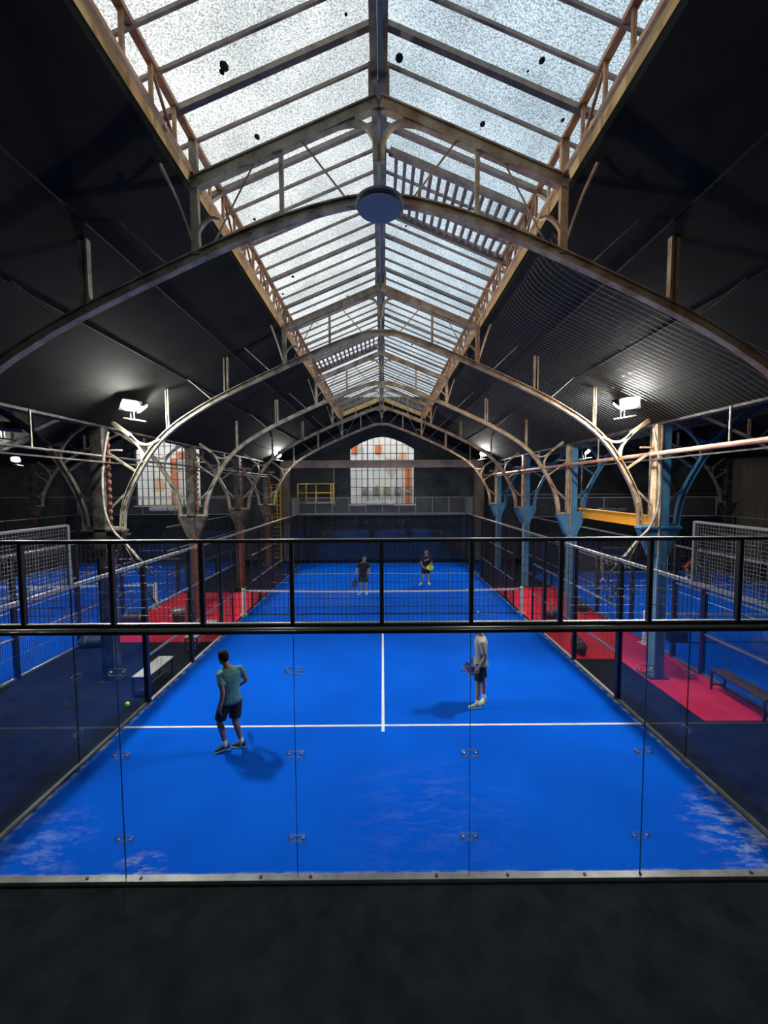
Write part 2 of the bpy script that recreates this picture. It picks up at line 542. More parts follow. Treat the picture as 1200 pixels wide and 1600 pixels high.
# roof linings
TH = 0.12
for s in (1, -1):
    mb = MB()
    poly = [(s * EAVE_X, EAVE_Z), (s * VAL_X, VAL_Z), (s * VAL_X, VAL_Z + TH), (s * EAVE_X, EAVE_Z + TH)]
    mb.prism(poly, Y0, SKY_Y1)
    poly = [(0, RIDGE_Z), (s * VAL_X, VAL_Z), (s * VAL_X, VAL_Z + TH), (0, RIDGE_Z + TH)]
    mb.prism(poly, SKY_Y1, Y1)
    # the aisle hall beyond the valley
    c = s * (2 * VAL_X)
    mb.prism([(s * VAL_X, VAL_Z), (c, RIDGE_Z), (c, RIDGE_Z + TH), (s * VAL_X, VAL_Z + TH)], Y0, Y1)
    e = s * (3 * VAL_X)
    mb.prism([(c, RIDGE_Z), (e, VAL_Z), (e, VAL_Z + TH), (c, RIDGE_Z + TH)], Y0, Y1)
    mb.prism([(e, VAL_Z), (s * XE, RIDGE_Z), (s * XE, RIDGE_Z + TH), (e, VAL_Z + TH)], Y0, Y1)
    struct(obj('ceiling', mb, M['roof']), 'black lined roof slope on the %s' % ('right' if s > 0 else 'left'))
# joints of the lining boards
for s in (1, -1):
    mb = MB()
    for x in (3.4, 4.5, 5.6):
        z = EAVE_Z - SL * (x - EAVE_X)
        mb.bar((s * x, -6, z - 0.006), (s * x, Y1 - 0.1, z - 0.006), 0.03, 0.012)
    struct(obj('trim_%d' % (1 if s > 0 else 2), mb, M['roof']), 'black batten joints along the roof lining')

# walls
struct(obj('wall_left', MB().box2((-XE - 0.2, Y0, 0), (-XE, Y1, 10)), M['wall']))
struct(obj('wall_right', MB().box2((XE, Y0, 0), (XE + 0.2, Y1, 10)), M['wall']))
struct(obj('wall_front', MB().box2((-XE, Y0 - 0.2, 0), (XE, Y0, 10)), M['wall']))

WIN = [(0.0, 2.03), (-13.5, 2.05)]          # centre x, half width
WZ0, WZS, WZC = 3.52, 7.00, 7.78


def arch_z(t):
    """window head: flat shoulders rising to a blunt arch; t in -1..1"""
    return WZS + (WZC - WZS) * (1 - abs(t) ** 1.7)


mb = MB()
ya, yb = Y1, Y1 + 0.3
xs = sorted([-XE, XE] + [c + h * k for c, h in WIN for k in (-1, 1)])
for i in range(len(xs) - 1):
    a, b = xs[i], xs[i + 1]
    inside = [w for w in WIN if w[0] - w[1] <= (a + b) / 2 <= w[0] + w[1]]
    if not inside:
        mb.box2((a, ya, 0), (b, yb, 10.2))
    else:
        c, h = inside[0]
        mb.box2((a, ya, 0), (b, yb, WZ0))
        n = 24
        for k in range(n):
            t0 = -1 + 2 * k / n; t1 = -1 + 2 * (k + 1) / n
            x0, x1 = c + h * t0, c + h * t1
            mb.prism([(x0, arch_z(t0)), (x1, arch_z(t1)), (x1, 10.2), (x0, 10.2)], ya, yb)
struct(obj('wall_back', mb, M['wall']), 'dark end wall of the hall with arched windows')

for wi, (c, h) in enumerate(WIN):
    root = thing('window_%d' % (wi + 1), 'arched gridded window above the centre court end' if wi == 0 else 'arched gridded window at the end of the left hall', 'window', (c, Y1 + 0.15, WZ0), kind='structure')
    mb = MB()
    n = 11
    for k in range(n + 1):
        t = -1 + 2 * k / n
        zt = arch_z(t)
        mb.bar((c + h * t * 0.995, Y1 + 0.15, WZ0), (c + h * t * 0.995, Y1 + 0.15, zt), 0.035 if k not in (3, 8) else 0.06, 0.05, up=(0, 1, 0))
    z = WZ0 + 0.02
    while z < WZC:
        if z <= WZS:
            w = h
        else:
            w = h * ((WZC - z) / (WZC - WZS)) ** (1 / 1.7)
        mb.bar((c - w, Y1 + 0.15, z), (c + w, Y1 + 0.15, z), 0.05, 0.03)
        z += 0.53
    mb.sweep_xz([(c + h * (-1 + 2 * k / 24), arch_z(-1 + 2 * k / 24)) for k in range(25)], Y1 + 0.15, 0.07, 0.06)
    obj('window_frame', mb, M['black_steel'], root)
    g = MB()
    poly = [(c - h, WZ0)] + [(c + h, WZ0)] + [(c + h * (1 - 2 * k / 24), arch_z(1 - 2 * k / 24)) for k in range(25)]
    g.add([(a, Y1 + 0.19, b) for a, b in poly], [tuple(range(len(poly)))])
    obj('window_pane', g, M['window_glass'], root)
    obj('window_sill', MB().box2((c - h - 0.1, Y1 - 0.06, WZ0 - 0.08), (c + h + 0.1, Y1 + 0.2, WZ0)), M['white'], root)

# outside: what the end windows look on to
root = thing('neighbouring_building', 'pale building with orange panels seen through the arched windows', 'building', (0, 27, 0))
obj('facade', MB().box2((-30, 27, 0), (20, 27.4, 9.5)), M['facade'], root)
mb = MB()
for c, w, z0, z1 in ((2.0, 0.25, 0, 6.3), (-15.9, 0.22, 0, 6.9), (-15.3, 0.3, 6.9, 7.4), (-0.3, 0.25, 7.2, 7.8), (-2.1, 0.25, 7.2, 7.8)):
    obj('cladding_panel', MB().box2((c - w, 26.9, z0), (c + w, 27, z1)), M['orange_panel'], root)
for k in range(5):
    obj('window', MB().box2((-1.6 + 0.85 * k, 26.85, 4.1), (-1.1 + 0.85 * k, 27, 4.6)), M['iron_grey'], root)
struct(obj('floor', MB().box2((-30, Y1 + 0.3, -0.2), (26, 40, -0.01)), M['kerb']), 'paved yard outside the end windows')

# brown concrete beam across the end window and pilasters
tag(obj('cross_beam', MB().box2((-6.3, Y1 - 0.42, 5.80), (6.3, Y1 - 0.06, 6.27)), M['beam_wall']), 'brown beam crossing in front of the arched end window', 'beam', kind='thing')
for s in (-1, 1):
    mb = MB().box2((s * 6.05 - 0.28, Y1 - 0.40, 0), (s * 6.05 + 0.28, Y1, 5.79))
    for z in (2.6, 3.9):
        mb.box2((s * 6.05 - 0.31, Y1 - 0.43, z), (s * 6.05 + 0.31, Y1, z + 0.07))
    tag(obj('pilaster', mb, M['pilaster']), 'brown pilaster at the %s end of the beam below the end window' % ('right' if s > 0 else 'left'), 'pillar', 'pilasters on the end wall', kind='thing')

# ------------------------------------------------------------------ skylight (lantern over the nave)
GZ, GS, GX = 9.60, 0.413, 2.62        # ridge height, slope, half width of the glazing
SKY_Y0 = -6.0


def gz(x):
    return GZ - GS * abs(x)


for s, nm, lab in ((-1, 'window_3', 'left slope of the long glazed skylight'), (1, 'window_4', 'right slope of the long glazed skylight')):
    root = thing(nm, lab, 'skylight', (s * 1.3, 6.3, gz(1.3)), kind='structure')
    mb = MB()
    mb.add([(0, SKY_Y0, gz(0) + 0.05), (s * GX, SKY_Y0, gz(GX) + 0.05), (s * GX, SKY_Y1, gz(GX) + 0.05), (0, SKY_Y1, gz(0) + 0.05)], [(0, 1, 2, 3)])
    obj('glass_pane', mb, M['glassL'] if s < 0 else M['glassR'], root)
    k = 0
    y = 1.03 - 0.41 * 17
    while y < SKY_Y1:
        if y > SKY_Y0:
            thick = (k % 3 == 0)
            w = 0.07 if thick else 0.032
            hh = 0.06 if thick else 0.035
            b = MB().bar((s * 0.08, y, gz(0.08)), (s * GX, y, gz(GX)), w, hh)
            obj('glazing_bar', b, M['bar'], root)
        y += 0.41
        k += 1
    # moss clumps lying on the glass
    mb = MB()
    for i in range(26):
        x = s * random.uniform(0.2, 2.4); y = random.uniform(-1, 17)
        r = random.uniform(0.012, 0.035)
        if i == 0:
            x, y, r = (s * 1.62 if s < 0 else 0.24), (0.05 if s < 0 else 0.55), 0.048
        if i == 1:
            x, y, r = (s * 1.55 if s < 0 else 1.3), (0.95 if s < 0 else 0.9), 0.036
        mb.ell((x, y, gz(x) + 0.06), r, r * 1.2, r * 0.5, n=8, m=5)
    obj('moss_clump', mb, M['moss'], root, label='dark clumps of moss on the glass')

# ridge beam: paired timbers with a dark gap
root = thing('ridge_beam', 'long double ridge beam running down the middle of the skylight', 'beam', (0, 6.3, 9.3), kind='thing')
mb = MB()
mb.box2((-0.10, SKY_Y0, GZ - 0.20), (-0.015, SKY_Y1, GZ + 0.04))
mb.box2((0.03, SKY_Y0, GZ - 0.20), (0.10, SKY_Y1, GZ + 0.04))
obj('timber', mb, M['iron_grey'], root)
obj('cable_tray', MB().box2((-0.012, SKY_Y0, GZ - 0.24), (0.045, SKY_Y1, GZ - 0.17)), M['disc'], root, label='dark blue cable tray')

# ochre fascia boards under the glazing edge, and the far gable boards
for s in (-1, 1):
    mb = MB()
    mb.box2((s * 2.37, SKY_Y0, 8.20), (s * 2.41, SKY_Y1, 8.58))
    struct(obj('trim_%d' % (3 if s > 0 else 4), mb, M['ochre']), 'ochre board along the %s edge of the skylight' % ('right' if s > 0 else 'left'))
mb = MB()
for s in (-1, 1):
    mb.prism([(0, GZ + 0.05), (s * 2.45, gz(2.45) + 0.05), (s * 2.45, gz(2.45) - 0.16), (0, GZ - 0.19)], SKY_Y1 - 0.06, SKY_Y1)
struct(obj('trim_5', mb, M['ochre']), 'ochre gable boards at the far end of the skylight')
mb = MB()
for s in (-1, 1):
    mb.prism([(0, GZ - 0.19), (s * 2.45, gz(2.45) - 0.16), (s * 2.45, 8.1), (0, 9.2)], SKY_Y1 + 0.001, SKY_Y1 + 0.1)
struct(obj('wall_gable', mb, M['roof']), 'dark gable closing the skylight')


def grille(label, s, y0, y1, n):
    root = thing('roof_ladder', label, 'roof ladder', (s * 1.2, (y0 + y1) / 2, gz(1.2) + 0.08))
    up = -0.03
    mb = MB()
    for y in (y0, y1):
        mb.bar((s * 0.15, y, gz(0.15) + up), (s * 2.3, y, gz(2.3) + up), 0.07, 0.09)
    mb.bar((s * 2.25, y0, gz(2.25) + up), (s * 2.25, y1, gz(2.25) + up), 0.06, 0.09)
    obj('frame', mb, M['bar'], root)
    for k in range(n):
        x = 0.25 + k * 1.95 / n
        obj('rung', MB().bar((s * x, y0, gz(x) + up), (s * x, y1, gz(x) + up), 0.05, 0.05), M['bar'], root)


grille('slatted frame lying on the right skylight slope behind the nearest truss', 1, 1.80, 3.15, 15)
grille('slatted frame lying on the left skylight slope near the far end', -1, 9.0, 10.2, 14)

# lattice girders along both skylight edges
for s in (-1, 1):
    root = thing('lattice_girder', 'long rusty lattice girder along the %s edge of the skylight' % ('right' if s > 0 else 'left'), 'girder', (s * 2.2, 6.3, 8.24), 'lattice girders of the skylight', kind='thing')
    obj('bottom_chord', MB().box2((s * 2.17, SKY_Y0, 8.24), (s * 2.21, SKY_Y1, 8.29)), M['iron_warm'], root)
    obj('top_chord', MB().box2((s * 2.17, SKY_Y0, 8.68), (s * 2.25, SKY_Y1, 8.73)), M['iron_warm'], root)
    mb = MB()
    y = 0.6 - 0.45 * 14
    k = 0
    while y < SKY_Y1:
        if y > SKY_Y0 + 0.1:
            if y < 1.0:
                obj('lattice_bar', MB().bar((s * 2.21, y, 8.29), (s * 2.21, y, 8.68), 0.035, 0.035, up=(1, 0, 0)), M['iron_warm'], root)
                if k % 4 == 0:
                    obj('lattice_bar', MB().bar((s * 2.21, y, 8.68), (s * 2.21, y + 0.45, 8.29), 0.028, 0.028, up=(1, 0, 0)), M['iron_warm'], root)
                y += 0.45
                k += 1
                continue
            mb.bar((s * 2.21, y, 8.28), (s * 2.21, y, 8.70), 0.035, 0.035, up=(1, 0, 0))
            if True:
                a, b = ((8.28, 8.70) if k % 2 else (8.70, 8.28))
                mb.bar((s * 2.21, y, a), (s * 2.21, y + 0.45, b), 0.028, 0.028, up=(1, 0, 0))
        y += 0.45
        k += 1
    obj('lattice', mb, M['iron_warm'], root)

# ------------------------------------------------------------------ trusses
ARCH = [(0.0, 8.10), (0.38, 8.07), (1.17, 7.79), (2.2, 7.36), (3.55, 6.74), (4.35, 6.30), (4.94, 5.88), (5.39, 5.38), (5.83, 4.64), (6.02, 4.10), (6.08, 3.62)]
ARCH_S = [(p[0], p[1]) for p in smooth_curve([(a, b) for a, b in ARCH], 5)]
TY = [0.6, 5.05, 9.55, 14.05, 18.5]


def arch_at(x):
    for i in range(len(ARCH_S) - 1):
        if ARCH_S[i][0] <= x <= ARCH_S[i + 1][0]:
            t = (x - ARCH_S[i][0]) / max(1e-6, ARCH_S[i + 1][0] - ARCH_S[i][0])
            return ARCH_S[i][1] * (1 - t) + ARCH_S[i + 1][1] * t
    return ARCH_S[-1][1]


def roof_z(x):
    return EAVE_Z - SL * (abs(x) - EAVE_X)


def truss(x0, y, label, main=True, mat_l='iron_grey', mat_r='iron', legs=(-1, 1), group='arched roof trusses of the centre hall', disc=False):
    root = thing('roof_truss', label, 'roof truss', (x0, y, 3.6), group, kind='thing')
    for s in legs:
        mt = M[mat_l] if s < 0 else M[mat_r]
        pts = [(x0 + s * a, b - (0.11 * math.exp(-(a / 0.95) ** 2) if disc else 0.0)) for a, b in ARCH_S]
        if not main:
            pts = [p for p in pts if abs(p[0] - x0) >= 0.0]
        mb = MB()
        mb.sweep_xz(pts, y, 0.03, 0.095)
        mb.sweep_xz(pts, y, 0.095, 0.018, off=0.05 * (1 if s > 0 else -1))
        mb.sweep_xz(pts, y, 0.095, 0.018, off=-0.05 * (1 if s > 0 else -1))
        for i in range(8, len(pts) - 1, 2):
            p = pts[i]
            mb.box((p[0], y - 0.02, p[1]), (0.022, 0.03, 0.022))
        obj('arch', mb, mt, root)
        if main:
            mb = MB()
            mb.bar((x0 + s * 0.03, y, 9.09), (x0 + s * 2.25, y, 8.17), 0.10, 0.115)
            mb.bar((x0 + s * 0.03, y, 9.155), (x0 + s * 2.25, y, 8.235), 0.14, 0.02)
            obj('rafter', mb, mt, root)
            mb = MB()
            mb.bar((x0 + s * 0.10, y, 9.55), (x0 + s * 0.10, y, 9.05), 0.05, 0.05)
            ring = [(x0 + s * (0.05 + 0.42 * math.sin(a)), y, 8.62 + 0.36 * math.cos(a) + 0.02 - 0.10 * math.sin(a)) for a in [0.55 + 0.18 * k for k in range(2, 8)]]
            kn = smooth_curve([(x0 + s * 0.04, 8.45), (x0 + s * 0.06, 8.70), (x0 + s * 0.20, 8.86), (x0 + s * 0.45, 8.86), (x0 + s * 0.75, 8.75)], 4)
            mb.sweep_xz([(p[0], p[1]) for p in kn], y, 0.07, 0.045)
            obj('knee_bracket', mb, mt, root)
            # vertical and diagonal members inside the lantern
            obj('strut', MB().bar((x0 + s * 1.17, y, 7.84), (x0 + s * 1.17, y, 8.56), 0.05, 0.05, up=(0, 1, 0)), mt, root)
            obj('tie_rod', MB().tube([(x0 + s * (0.36 if disc else 0.42), y, 7.98 if disc else 8.10), (x0 + s * 0.92, y, 8.68)], 0.012, 6), mt, root)
            obj('tie_rod', MB().tube([(x0 + s * 1.50, y, 8.42), (x0 + s * 1.98, y, 7.55)], 0.010, 6), mt, root)
            # post under the girder with its curved brackets
            mb = MB()
            mb.bar((x0 + s * 2.21, y, 7.38), (x0 + s * 2.21, y, 8.70), 0.09, 0.07, up=(0, 1, 0))
            q = smooth_curve([(x0 + s * 2.21, 7.42), (x0 + s * 2.17, 7.66), (x0 + s * 2.04, 7.80), (x0 + s * 1.92, 7.78)], 4)
            mb.sweep_xz([(p[0], p[1]) for p in q], y, 0.05, 0.03)
            obj('post', mb, M['iron_warm'] if s > 0 else mt, root)
            q = smooth_curve([(x0 + s * 2.22, y, 7.42), (x0 + s * 2.30, y - 0.05, 7.7), (x0 + s * 2.36, y - 0.2, 7.95), (x0 + s * 2.40, y - 0.42, 8.12)], 5)
            obj('curved_brace', MB().tube(q, 0.022, 6), M['iron_warm'] if s > 0 else M['iron_grey'], root)
        # hangers to the roof slope, and slanting rods
        for hx, w in ((3.56, 0.09), (4.93, 0.06)):
            zt = roof_z(hx)
            za = arch_at(hx) + 0.06
            mb = MB().bar((x0 + s * (hx - w * 0.4), y, za), (x0 + s * (hx - w * 0.4), y, zt), w * 0.35, w * 0.8, up=(0, 1, 0))
            mb.bar((x0 + s * (hx + w * 0.4), y, za), (x0 + s * (hx + w * 0.4), y, zt), w * 0.35, w * 0.8, up=(0, 1, 0))
            mb.bar((x0 + s * hx, y + 0.02, za), (x0 + s * hx, y + 0.02, zt), w, 0.01, up=(0, 1, 0))
            obj('hanger', mb, M['iron'] if s > 0 else mt, root)
        for ax, bx in ((2.55, 3.12), (3.9, 4.45)):
            obj('tie_rod', MB().tube([(x0 + s * ax, y, arch_at(ax) + 0.05), (x0 + s * bx, y, roof_z(bx) - 0.02)], 0.011, 6), M['iron_grey'], root)
        # Y-shaped knee between arch shoulder and wall plate
        mb = MB()
        for P in ([(5.12, 5.72), (5.38, 5.60), (5.62, 5.64), (5.86, 5.84), (6.20, 6.06)], [(5.55, 5.18), (5.56, 5.42), (5.66, 5.62), (5.86, 5.84)]):
            q = smooth_curve([(x0 + s * a, b) for a, b in P], 5)
            mb.sweep_xz([(p[0], p[1]) for p in q], y, 0.08, 0.05)
        mb.bar((x0 + s * 5.80, y, 5.80), (x0 + s * 6.20, y, 6.10), 0.09, 0.07)
        obj('knee', mb, mt, root)
        # zig-zag bracing between arch leg and column
        mb = MB()
        mb.bar((x0 + s * 5.68, y, 4.95), (x0 + s * 6.40, y, 5.45), 0.03, 0.05)
        mb.bar((x0 + s * 5.72, y, 4.72), (x0 + s * 6.40, y, 4.05), 0.03, 0.045)
        mb.bar((x0 + s * 6.05, y, 3.66), (x0 + s * 6.40, y, 3.66), 0.10, 0.06)
        mb.bar((x0 + s * 6.02, y, 5.47), (x0 + s * 6.40, y, 5.47), 0.04, 0.04)
        obj('bracing', mb, mt, root)
    if main:
        obj('king_post', MB().tube([(x0, y, 8.1), (x0, y, 9.35)], 0.018, 8), M['iron_grey'], root)
    return root


names = ['nearest arched roof truss, carrying the round blue disc', 'second arched roof truss, springing from the nearest columns', 'third arched roof truss, seen over the middle of the court', 'fourth arched roof truss, next to last before the end wall', 'farthest arched roof truss, framing the end window']
for i, y in enumerate(TY):
    truss(0, y, names[i], disc=(i == 0))
sidel = {1: 'first truss', 2: 'second truss', 3: 'third truss', 4: 'last truss'}
for s in (1, -1):
    for i in (1, 2, 3, 4):
        truss(s * 13.0, TY[i], '%s spanning the %s side hall counted from the viewer, %s' % (sidel[i], 'right' if s > 0 else 'left', 'blue painted legs' if s > 0 else 'grey flaking legs'),
              main=False, mat_l='blue_iron' if s > 0 else 'iron_grey', mat_r='iron_grey', group='trusses of the side halls')

# disc at the crown of the nearest truss
root = thing('crown_disc', 'round blue-grey disc lamp hanging at the crown of the nearest truss', 'ceiling lamp', (0, 0.45, 7.93))
rings = []
for z, r in ((7.965, 0.26), (7.945, 0.285), (7.915, 0.285), (7.89, 0.27)):
    rings.append([(0.0 + r * math.cos(2 * PI * k / 40), 0.55 + r * math.sin(2 * PI * k / 40), z) for k in range(40)])
obj('rim', MB().loft(rings), M['disc_rim'], root)
obj('face', MB().cyl((0, 0.55, 7.882), 0.258, 0.03, n=40), M['disc'], root, label='smooth blue face')
obj('mount', MB().tube([(0, 0.58, 7.98), (0, 0.6, 8.10)], 0.05, 10), M['black'], root)

# ------------------------------------------------------------------ columns
CX = 6.5


def column(x, y, label, kind_, dark=False):
    root = thing('column', label, 'column', (x, y, 0), 'iron columns between the halls', kind='thing')
    s = 1 if x > 0 else -1
    top = 6.0
    if kind_ == 'blue':
        shaft, flange, cap = M['blue_iron'], M['iron'], M['blue_iron']
    else:
        shaft, flange, cap = M['rust_red'], M['iron_dark'], M['iron_dark']
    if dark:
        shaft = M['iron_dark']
    mb = MB()
    mb.box2((x - 0.03, y - 0.13, 0.02), (x + 0.16, y + 0.13, 2.95))
    if kind_ == 'blue':
        mb.box2((x - 0.02, y - 0.12, 2.95), (x + 0.17, y + 0.12, top))
    obj('shaft', mb, shaft, root)
    if kind_ != 'blue':
        obj('upper_shaft', MB().box2((x - 0.17, y - 0.13, 2.95), (x + 0.10, y + 0.13, top)), M['iron_dark'], root, label='grey flaking upper shaft')
        mb = MB()
        z = 3.7
        mb.box2((x + 0.155, y - 0.03, 3.63), (x + 0.165, y + 0.01, 5.9))
        while z < 5.9:
            mb.ell((x + 0.17, y - 0.02, z), 0.055, 0.03, 0.07, n=8, m=5)
            z += 0.17
        obj('chain_lacing', mb, M['rust_red'], root)
    mb = MB().box2((x - 0.15, y - 0.10, 3.65 if kind_ == 'blue' else 0.02), (x - 0.09, y + 0.10, top if kind_ == 'blue' else 2.95))
    mb.box2((x - 0.07, y - 0.13, 2.93 if kind_ == 'blue' else 0.3), (x - 0.04, y + 0.13, top if kind_ == 'blue' else 2.9))
    obj('flange', mb, flange if kind_ != 'blue' else M['iron'], root)
    if kind_ == 'blue':
        obj('lower_flange', MB().box2((x - 0.075, y - 0.135, 0.02), (x - 0.035, y + 0.135, 2.93)).box2((x + 0.155, y - 0.135, 0.02), (x + 0.17, y + 0.135, 2.93)), M['blue_light'], root, label='pale blue lower flanges')
    # gusset capital carrying the arch feet
    mb = MB()
    mb.prism([(x - 0.46, 3.60), (x + 0.46, 3.60), (x + 0.46, 3.52), (x + 0.17, 2.92), (x - 0.17, 2.92), (x - 0.46, 3.52)], y - 0.11, y - 0.085)
    mb.prism([(x - 0.46, 3.60), (x + 0.46, 3.60), (x + 0.46, 3.52), (x + 0.17, 2.92), (x - 0.17, 2.92), (x - 0.46, 3.52)], y + 0.085, y + 0.11)
    mb.box2((x - 0.48, y - 0.13, 3.58), (x + 0.48, y + 0.13, 3.63))
    for q in (-1, 1):
        mb.bar((x + q * 0.46, y, 3.55), (x + q * 0.17, y, 2.92), 0.22, 0.03, up=(1, 0, 0))
        for k in range(6):
            t = k / 5
            mb.ell((x + q * (0.41 - 0.27 * t), y - 0.115, 3.50 - 0.53 * t), 0.012, 0.008, 0.012, n=6, m=4)
    for k in range(6):
        mb.ell((x - 0.36 + 0.145 * k, y - 0.115, 3.55), 0.012, 0.008, 0.012, n=6, m=4)
    obj('capital', mb, cap, root)
    obj('base_plate', MB().box2((x - 0.2, y - 0.2, 0), (x + 0.26, y + 0.2, 0.02)), M['black'], root)
    return root


col_names = ['nearest', 'second', 'third', 'fourth']
for s in (1, -1):
    for i in range(4):
        y = TY[i + 1]
        if s > 0:
            lab = '%s blue riveted iron column beside the right fence of the centre court' % col_names[i]
        else:
            lab = '%s rusty grey iron column beside the left fence of the centre court' % col_names[i]
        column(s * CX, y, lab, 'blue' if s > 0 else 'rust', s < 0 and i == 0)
for s in (1, -1):
    for i in (2, 3):
        column(s * 3 * CX, TY[i + 1], '%s iron column on the far side of the %s court' % ('nearer' if i == 2 else 'farther', 'right' if s > 0 else 'left'), 'rust')

# longitudinal members at the column lines
for s in (1, -1):
    m_ = M['salmon'] if s > 0 else M['iron_dark']
    root = thing('tie_beam', '%s running along the %s row of columns' % ('salmon pink pipe' if s > 0 else 'grey pipe', 'right' if s > 0 else 'left'), 'pipe', (s * 6.28, 8, 5.3), kind='thing')
    obj('pipe', MB().tube([(s * 6.28, -6, 5.33), (s * 6.28, Y1 - 0.5, 5.28)], 0.052 if s > 0 else 0.028, 10), m_, root)
    obj('flat_bar', MB().box2((s * 6.20, -6, 5.16), (s * 6.23, Y1 - 0.5, 5.19)), M['iron_dark'], root)
    mb = MB()
    for y in (2.9, 7.4, 11.9, 16.4):
        obj('hanger', MB().box2((s * 6.28 - 0.015, y - 0.015, 5.33), (s * 6.28 + 0.015, y + 0.015, 6.0)), M['iron_grey'], root)
    tag(obj('wall_plate', MB().box2((s * CX - 0.12, -6, 5.98), (s * CX + 0.12, Y1 - 0.05, 6.03)), M['iron_dark']),
        'roof beam in the valley above the %s row of columns' % ('right' if s > 0 else 'left'), 'beam', kind='thing')

# curved downpipes at the nearest columns
for s in (1, -1):
    y = 4.75
    q = smooth_curve([(s * 6.12, y, 5.85), (s * 6.22, y, 5.45), (s * 6.30, y, 4.8), (s * 6.28, y, 4.1), (s * 6.12, y, 3.65), (s * 5.86, y, 3.35), (s * 5.55, y, 2.95)], 6)
    tag(obj('downpipe', MB().tube(q, 0.026, 10), M['iron_grey'], smooth=True), 'thin curved downpipe hugging the nearest %s column' % ('right' if s > 0 else 'left'), 'pipe')
    root = thing('prop_brace', 'crossed slanting braces below the nearest %s column head' % ('right' if s > 0 else 'left'), 'brace', (s * 5.6, 4.9, 2.1), kind='thing')
    obj('brace_bar', MB().bar((s * 6.1, 4.95, 3.5), (s * 5.35, 4.95, 2.55), 0.035, 0.035), M['iron_dark'], root)
    obj('brace_bar', MB().bar((s * 6.05, 5.0, 3.3), (s * 5.30, 5.0, 1.75), 0.035, 0.035), M['iron_dark'], root)

# ------------------------------------------------------------------ floodlights
def floodlight(x, y, z, aims, label):
    root = thing('floodlight', label, 'floodlight', (x, y, z - 0.25), 'floodlights of the hall')
    s = 1 if x > 0 else -1
    obj('mounting_bar', MB().bar((x - 0.26, y, z - 0.25 - s * 0.04), (x + 0.24, y, z - 0.25 + s * 0.04), 0.03, 0.03), M['iron_dark'], root)
    mb = MB()
    mb.bar((x - 0.10, y, z - 0.26), (x - 0.10, y, z - 0.06), 0.016, 0.02, up=(0, 1, 0))
    mb.bar((x - 0.02, y, z - 0.26), (x - 0.02, y, z - 0.06), 0.016, 0.02, up=(0, 1, 0))
    obj('yoke', mb, M['iron_dark'], root)
    for k, (tx, ty) in enumerate(aims):
        c = Vector((x - s * 0.06 * k, y + (0.16 if ty > y else -0.16), z + 0.02))
        d = (Vector((tx, ty, 0)) - c).normalized()
        sd = d.cross(Vector((0, 0, 1))).normalized()
        up = sd.cross(d)
        w, h, t = 0.20, 0.15, 0.07
        vs = []
        for e, sc_ in ((-t, 0.8), (0, 1.0)):
            for i, j in ((-1, -1), (1, -1), (1, 1), (-1, 1)):
                vs.append(c + d * e + sd * (i * w * sc_) + up * (j * h * sc_))
        hb = MB().add(vs, [(0, 3, 2, 1), (4, 5, 6, 7), (0, 1, 5, 4), (1, 2, 6, 5), (2, 3, 7, 6), (3, 0, 4, 7)])
        for q in range(-4, 5):
            hb.bar(c + d * -t + sd * (q * 0.035) + up * -0.11, c + d * -t + sd * (q * 0.035) + up * 0.11, 0.008, 0.05, up=d)
        ho = obj('housing', hb, M['black_steel'], root)
        lens = MB()
        n = 24
        r1 = [c + d * 0.004 + sd * (0.175 * math.cos(2 * PI * a / n)) + up * (0.13 * math.sin(2 * PI * a / n)) for a in range(n)]
        r2 = [c + d * 0.03 + sd * (0.15 * math.cos(2 * PI * a / n)) + up * (0.11 * math.sin(2 * PI * a / n)) for a in range(n)]
        lens.loft([r1, r2])
        obj('lens', lens, M['lens'], ho, label='glowing white lens')
    return root


floodlight(5.38, 4.6, 6.34, [(1.0, -1.2), (0.5, 9.0)], 'glaring floodlight at the top of the nearest right column')
floodlight(-5.41, 4.6, 6.34, [(-0.4, 0.9), (-0.5, 9.0)], 'glaring floodlight at the top of the nearest left column')
floodlight(5.46, 17.8, 6.33, [(0.8, 10)], 'floodlight at the far right corner of the centre court')
floodlight(-5.60, 17.8, 6.33, [(-0.8, 10)], 'floodlight at the far left corner of the centre court')
floodlight(-18.35, 16.3, 6.06, [(-13.0, 6)], 'floodlight at the far left end of the left court')
floodlight(-8.7, 5.05, 6.0, [(-13.5, 9)], 'floodlight over the near side of the left court, at the picture edge')
floodlight(19.3, 5.05, 6.0, [(13, 8)], 'unseen floodlight added to brighten the right court from its outer side')  # added lamp out of view, lifts the light on the right court
floodlight(-19.3, 5.05, 6.0, [(-14, 10)], 'unseen floodlight added to brighten the left court from its outer side')  # added lamp out of view, lifts the light on the left court
floodlight(8.2, 12.0, 5.95, [(13, 8)], 'floodlight over the inner side of the right court')

# light tubes / heaters on the end wall
for x, z, lab in ((-0.05, 3.60, 'white tubular heater below the centre arched window'), (-13.6, 3.30, 'white tubular heater below the left arched window'), (14.5, 3.12, 'grey tubular heater on the right part of the end wall')):
    root = thing('tube_heater', lab, 'heater', (x, Y1 - 0.25, z))
    obj('tube', MB().tube([(x - 0.75, Y1 - 0.22, z), (x + 0.80, Y1 - 0.22, z)], 0.13, 16), M['white'] if x < 5 else M['rail_steel'], root, smooth=False)
    obj('end_cap', MB().tube([(x - 0.95, Y1 - 0.22, z), (x - 0.75, Y1 - 0.22, z)], [0.10, 0.145], 16), M['white'], root)
    obj('band', MB().tube([(x + 0.2, Y1 - 0.22, z), (x + 0.24, Y1 - 0.22, z)], 0.138, 16), M['black'], root)
    obj('bracket', MB().box2((x - 0.5, Y1 - 0.22, z - 0.02), (x - 0.46, Y1, z + 0.02)).box2((x + 0.5, Y1 - 0.22, z - 0.02), (x + 0.54, Y1, z + 0.02)), M['black'], root)

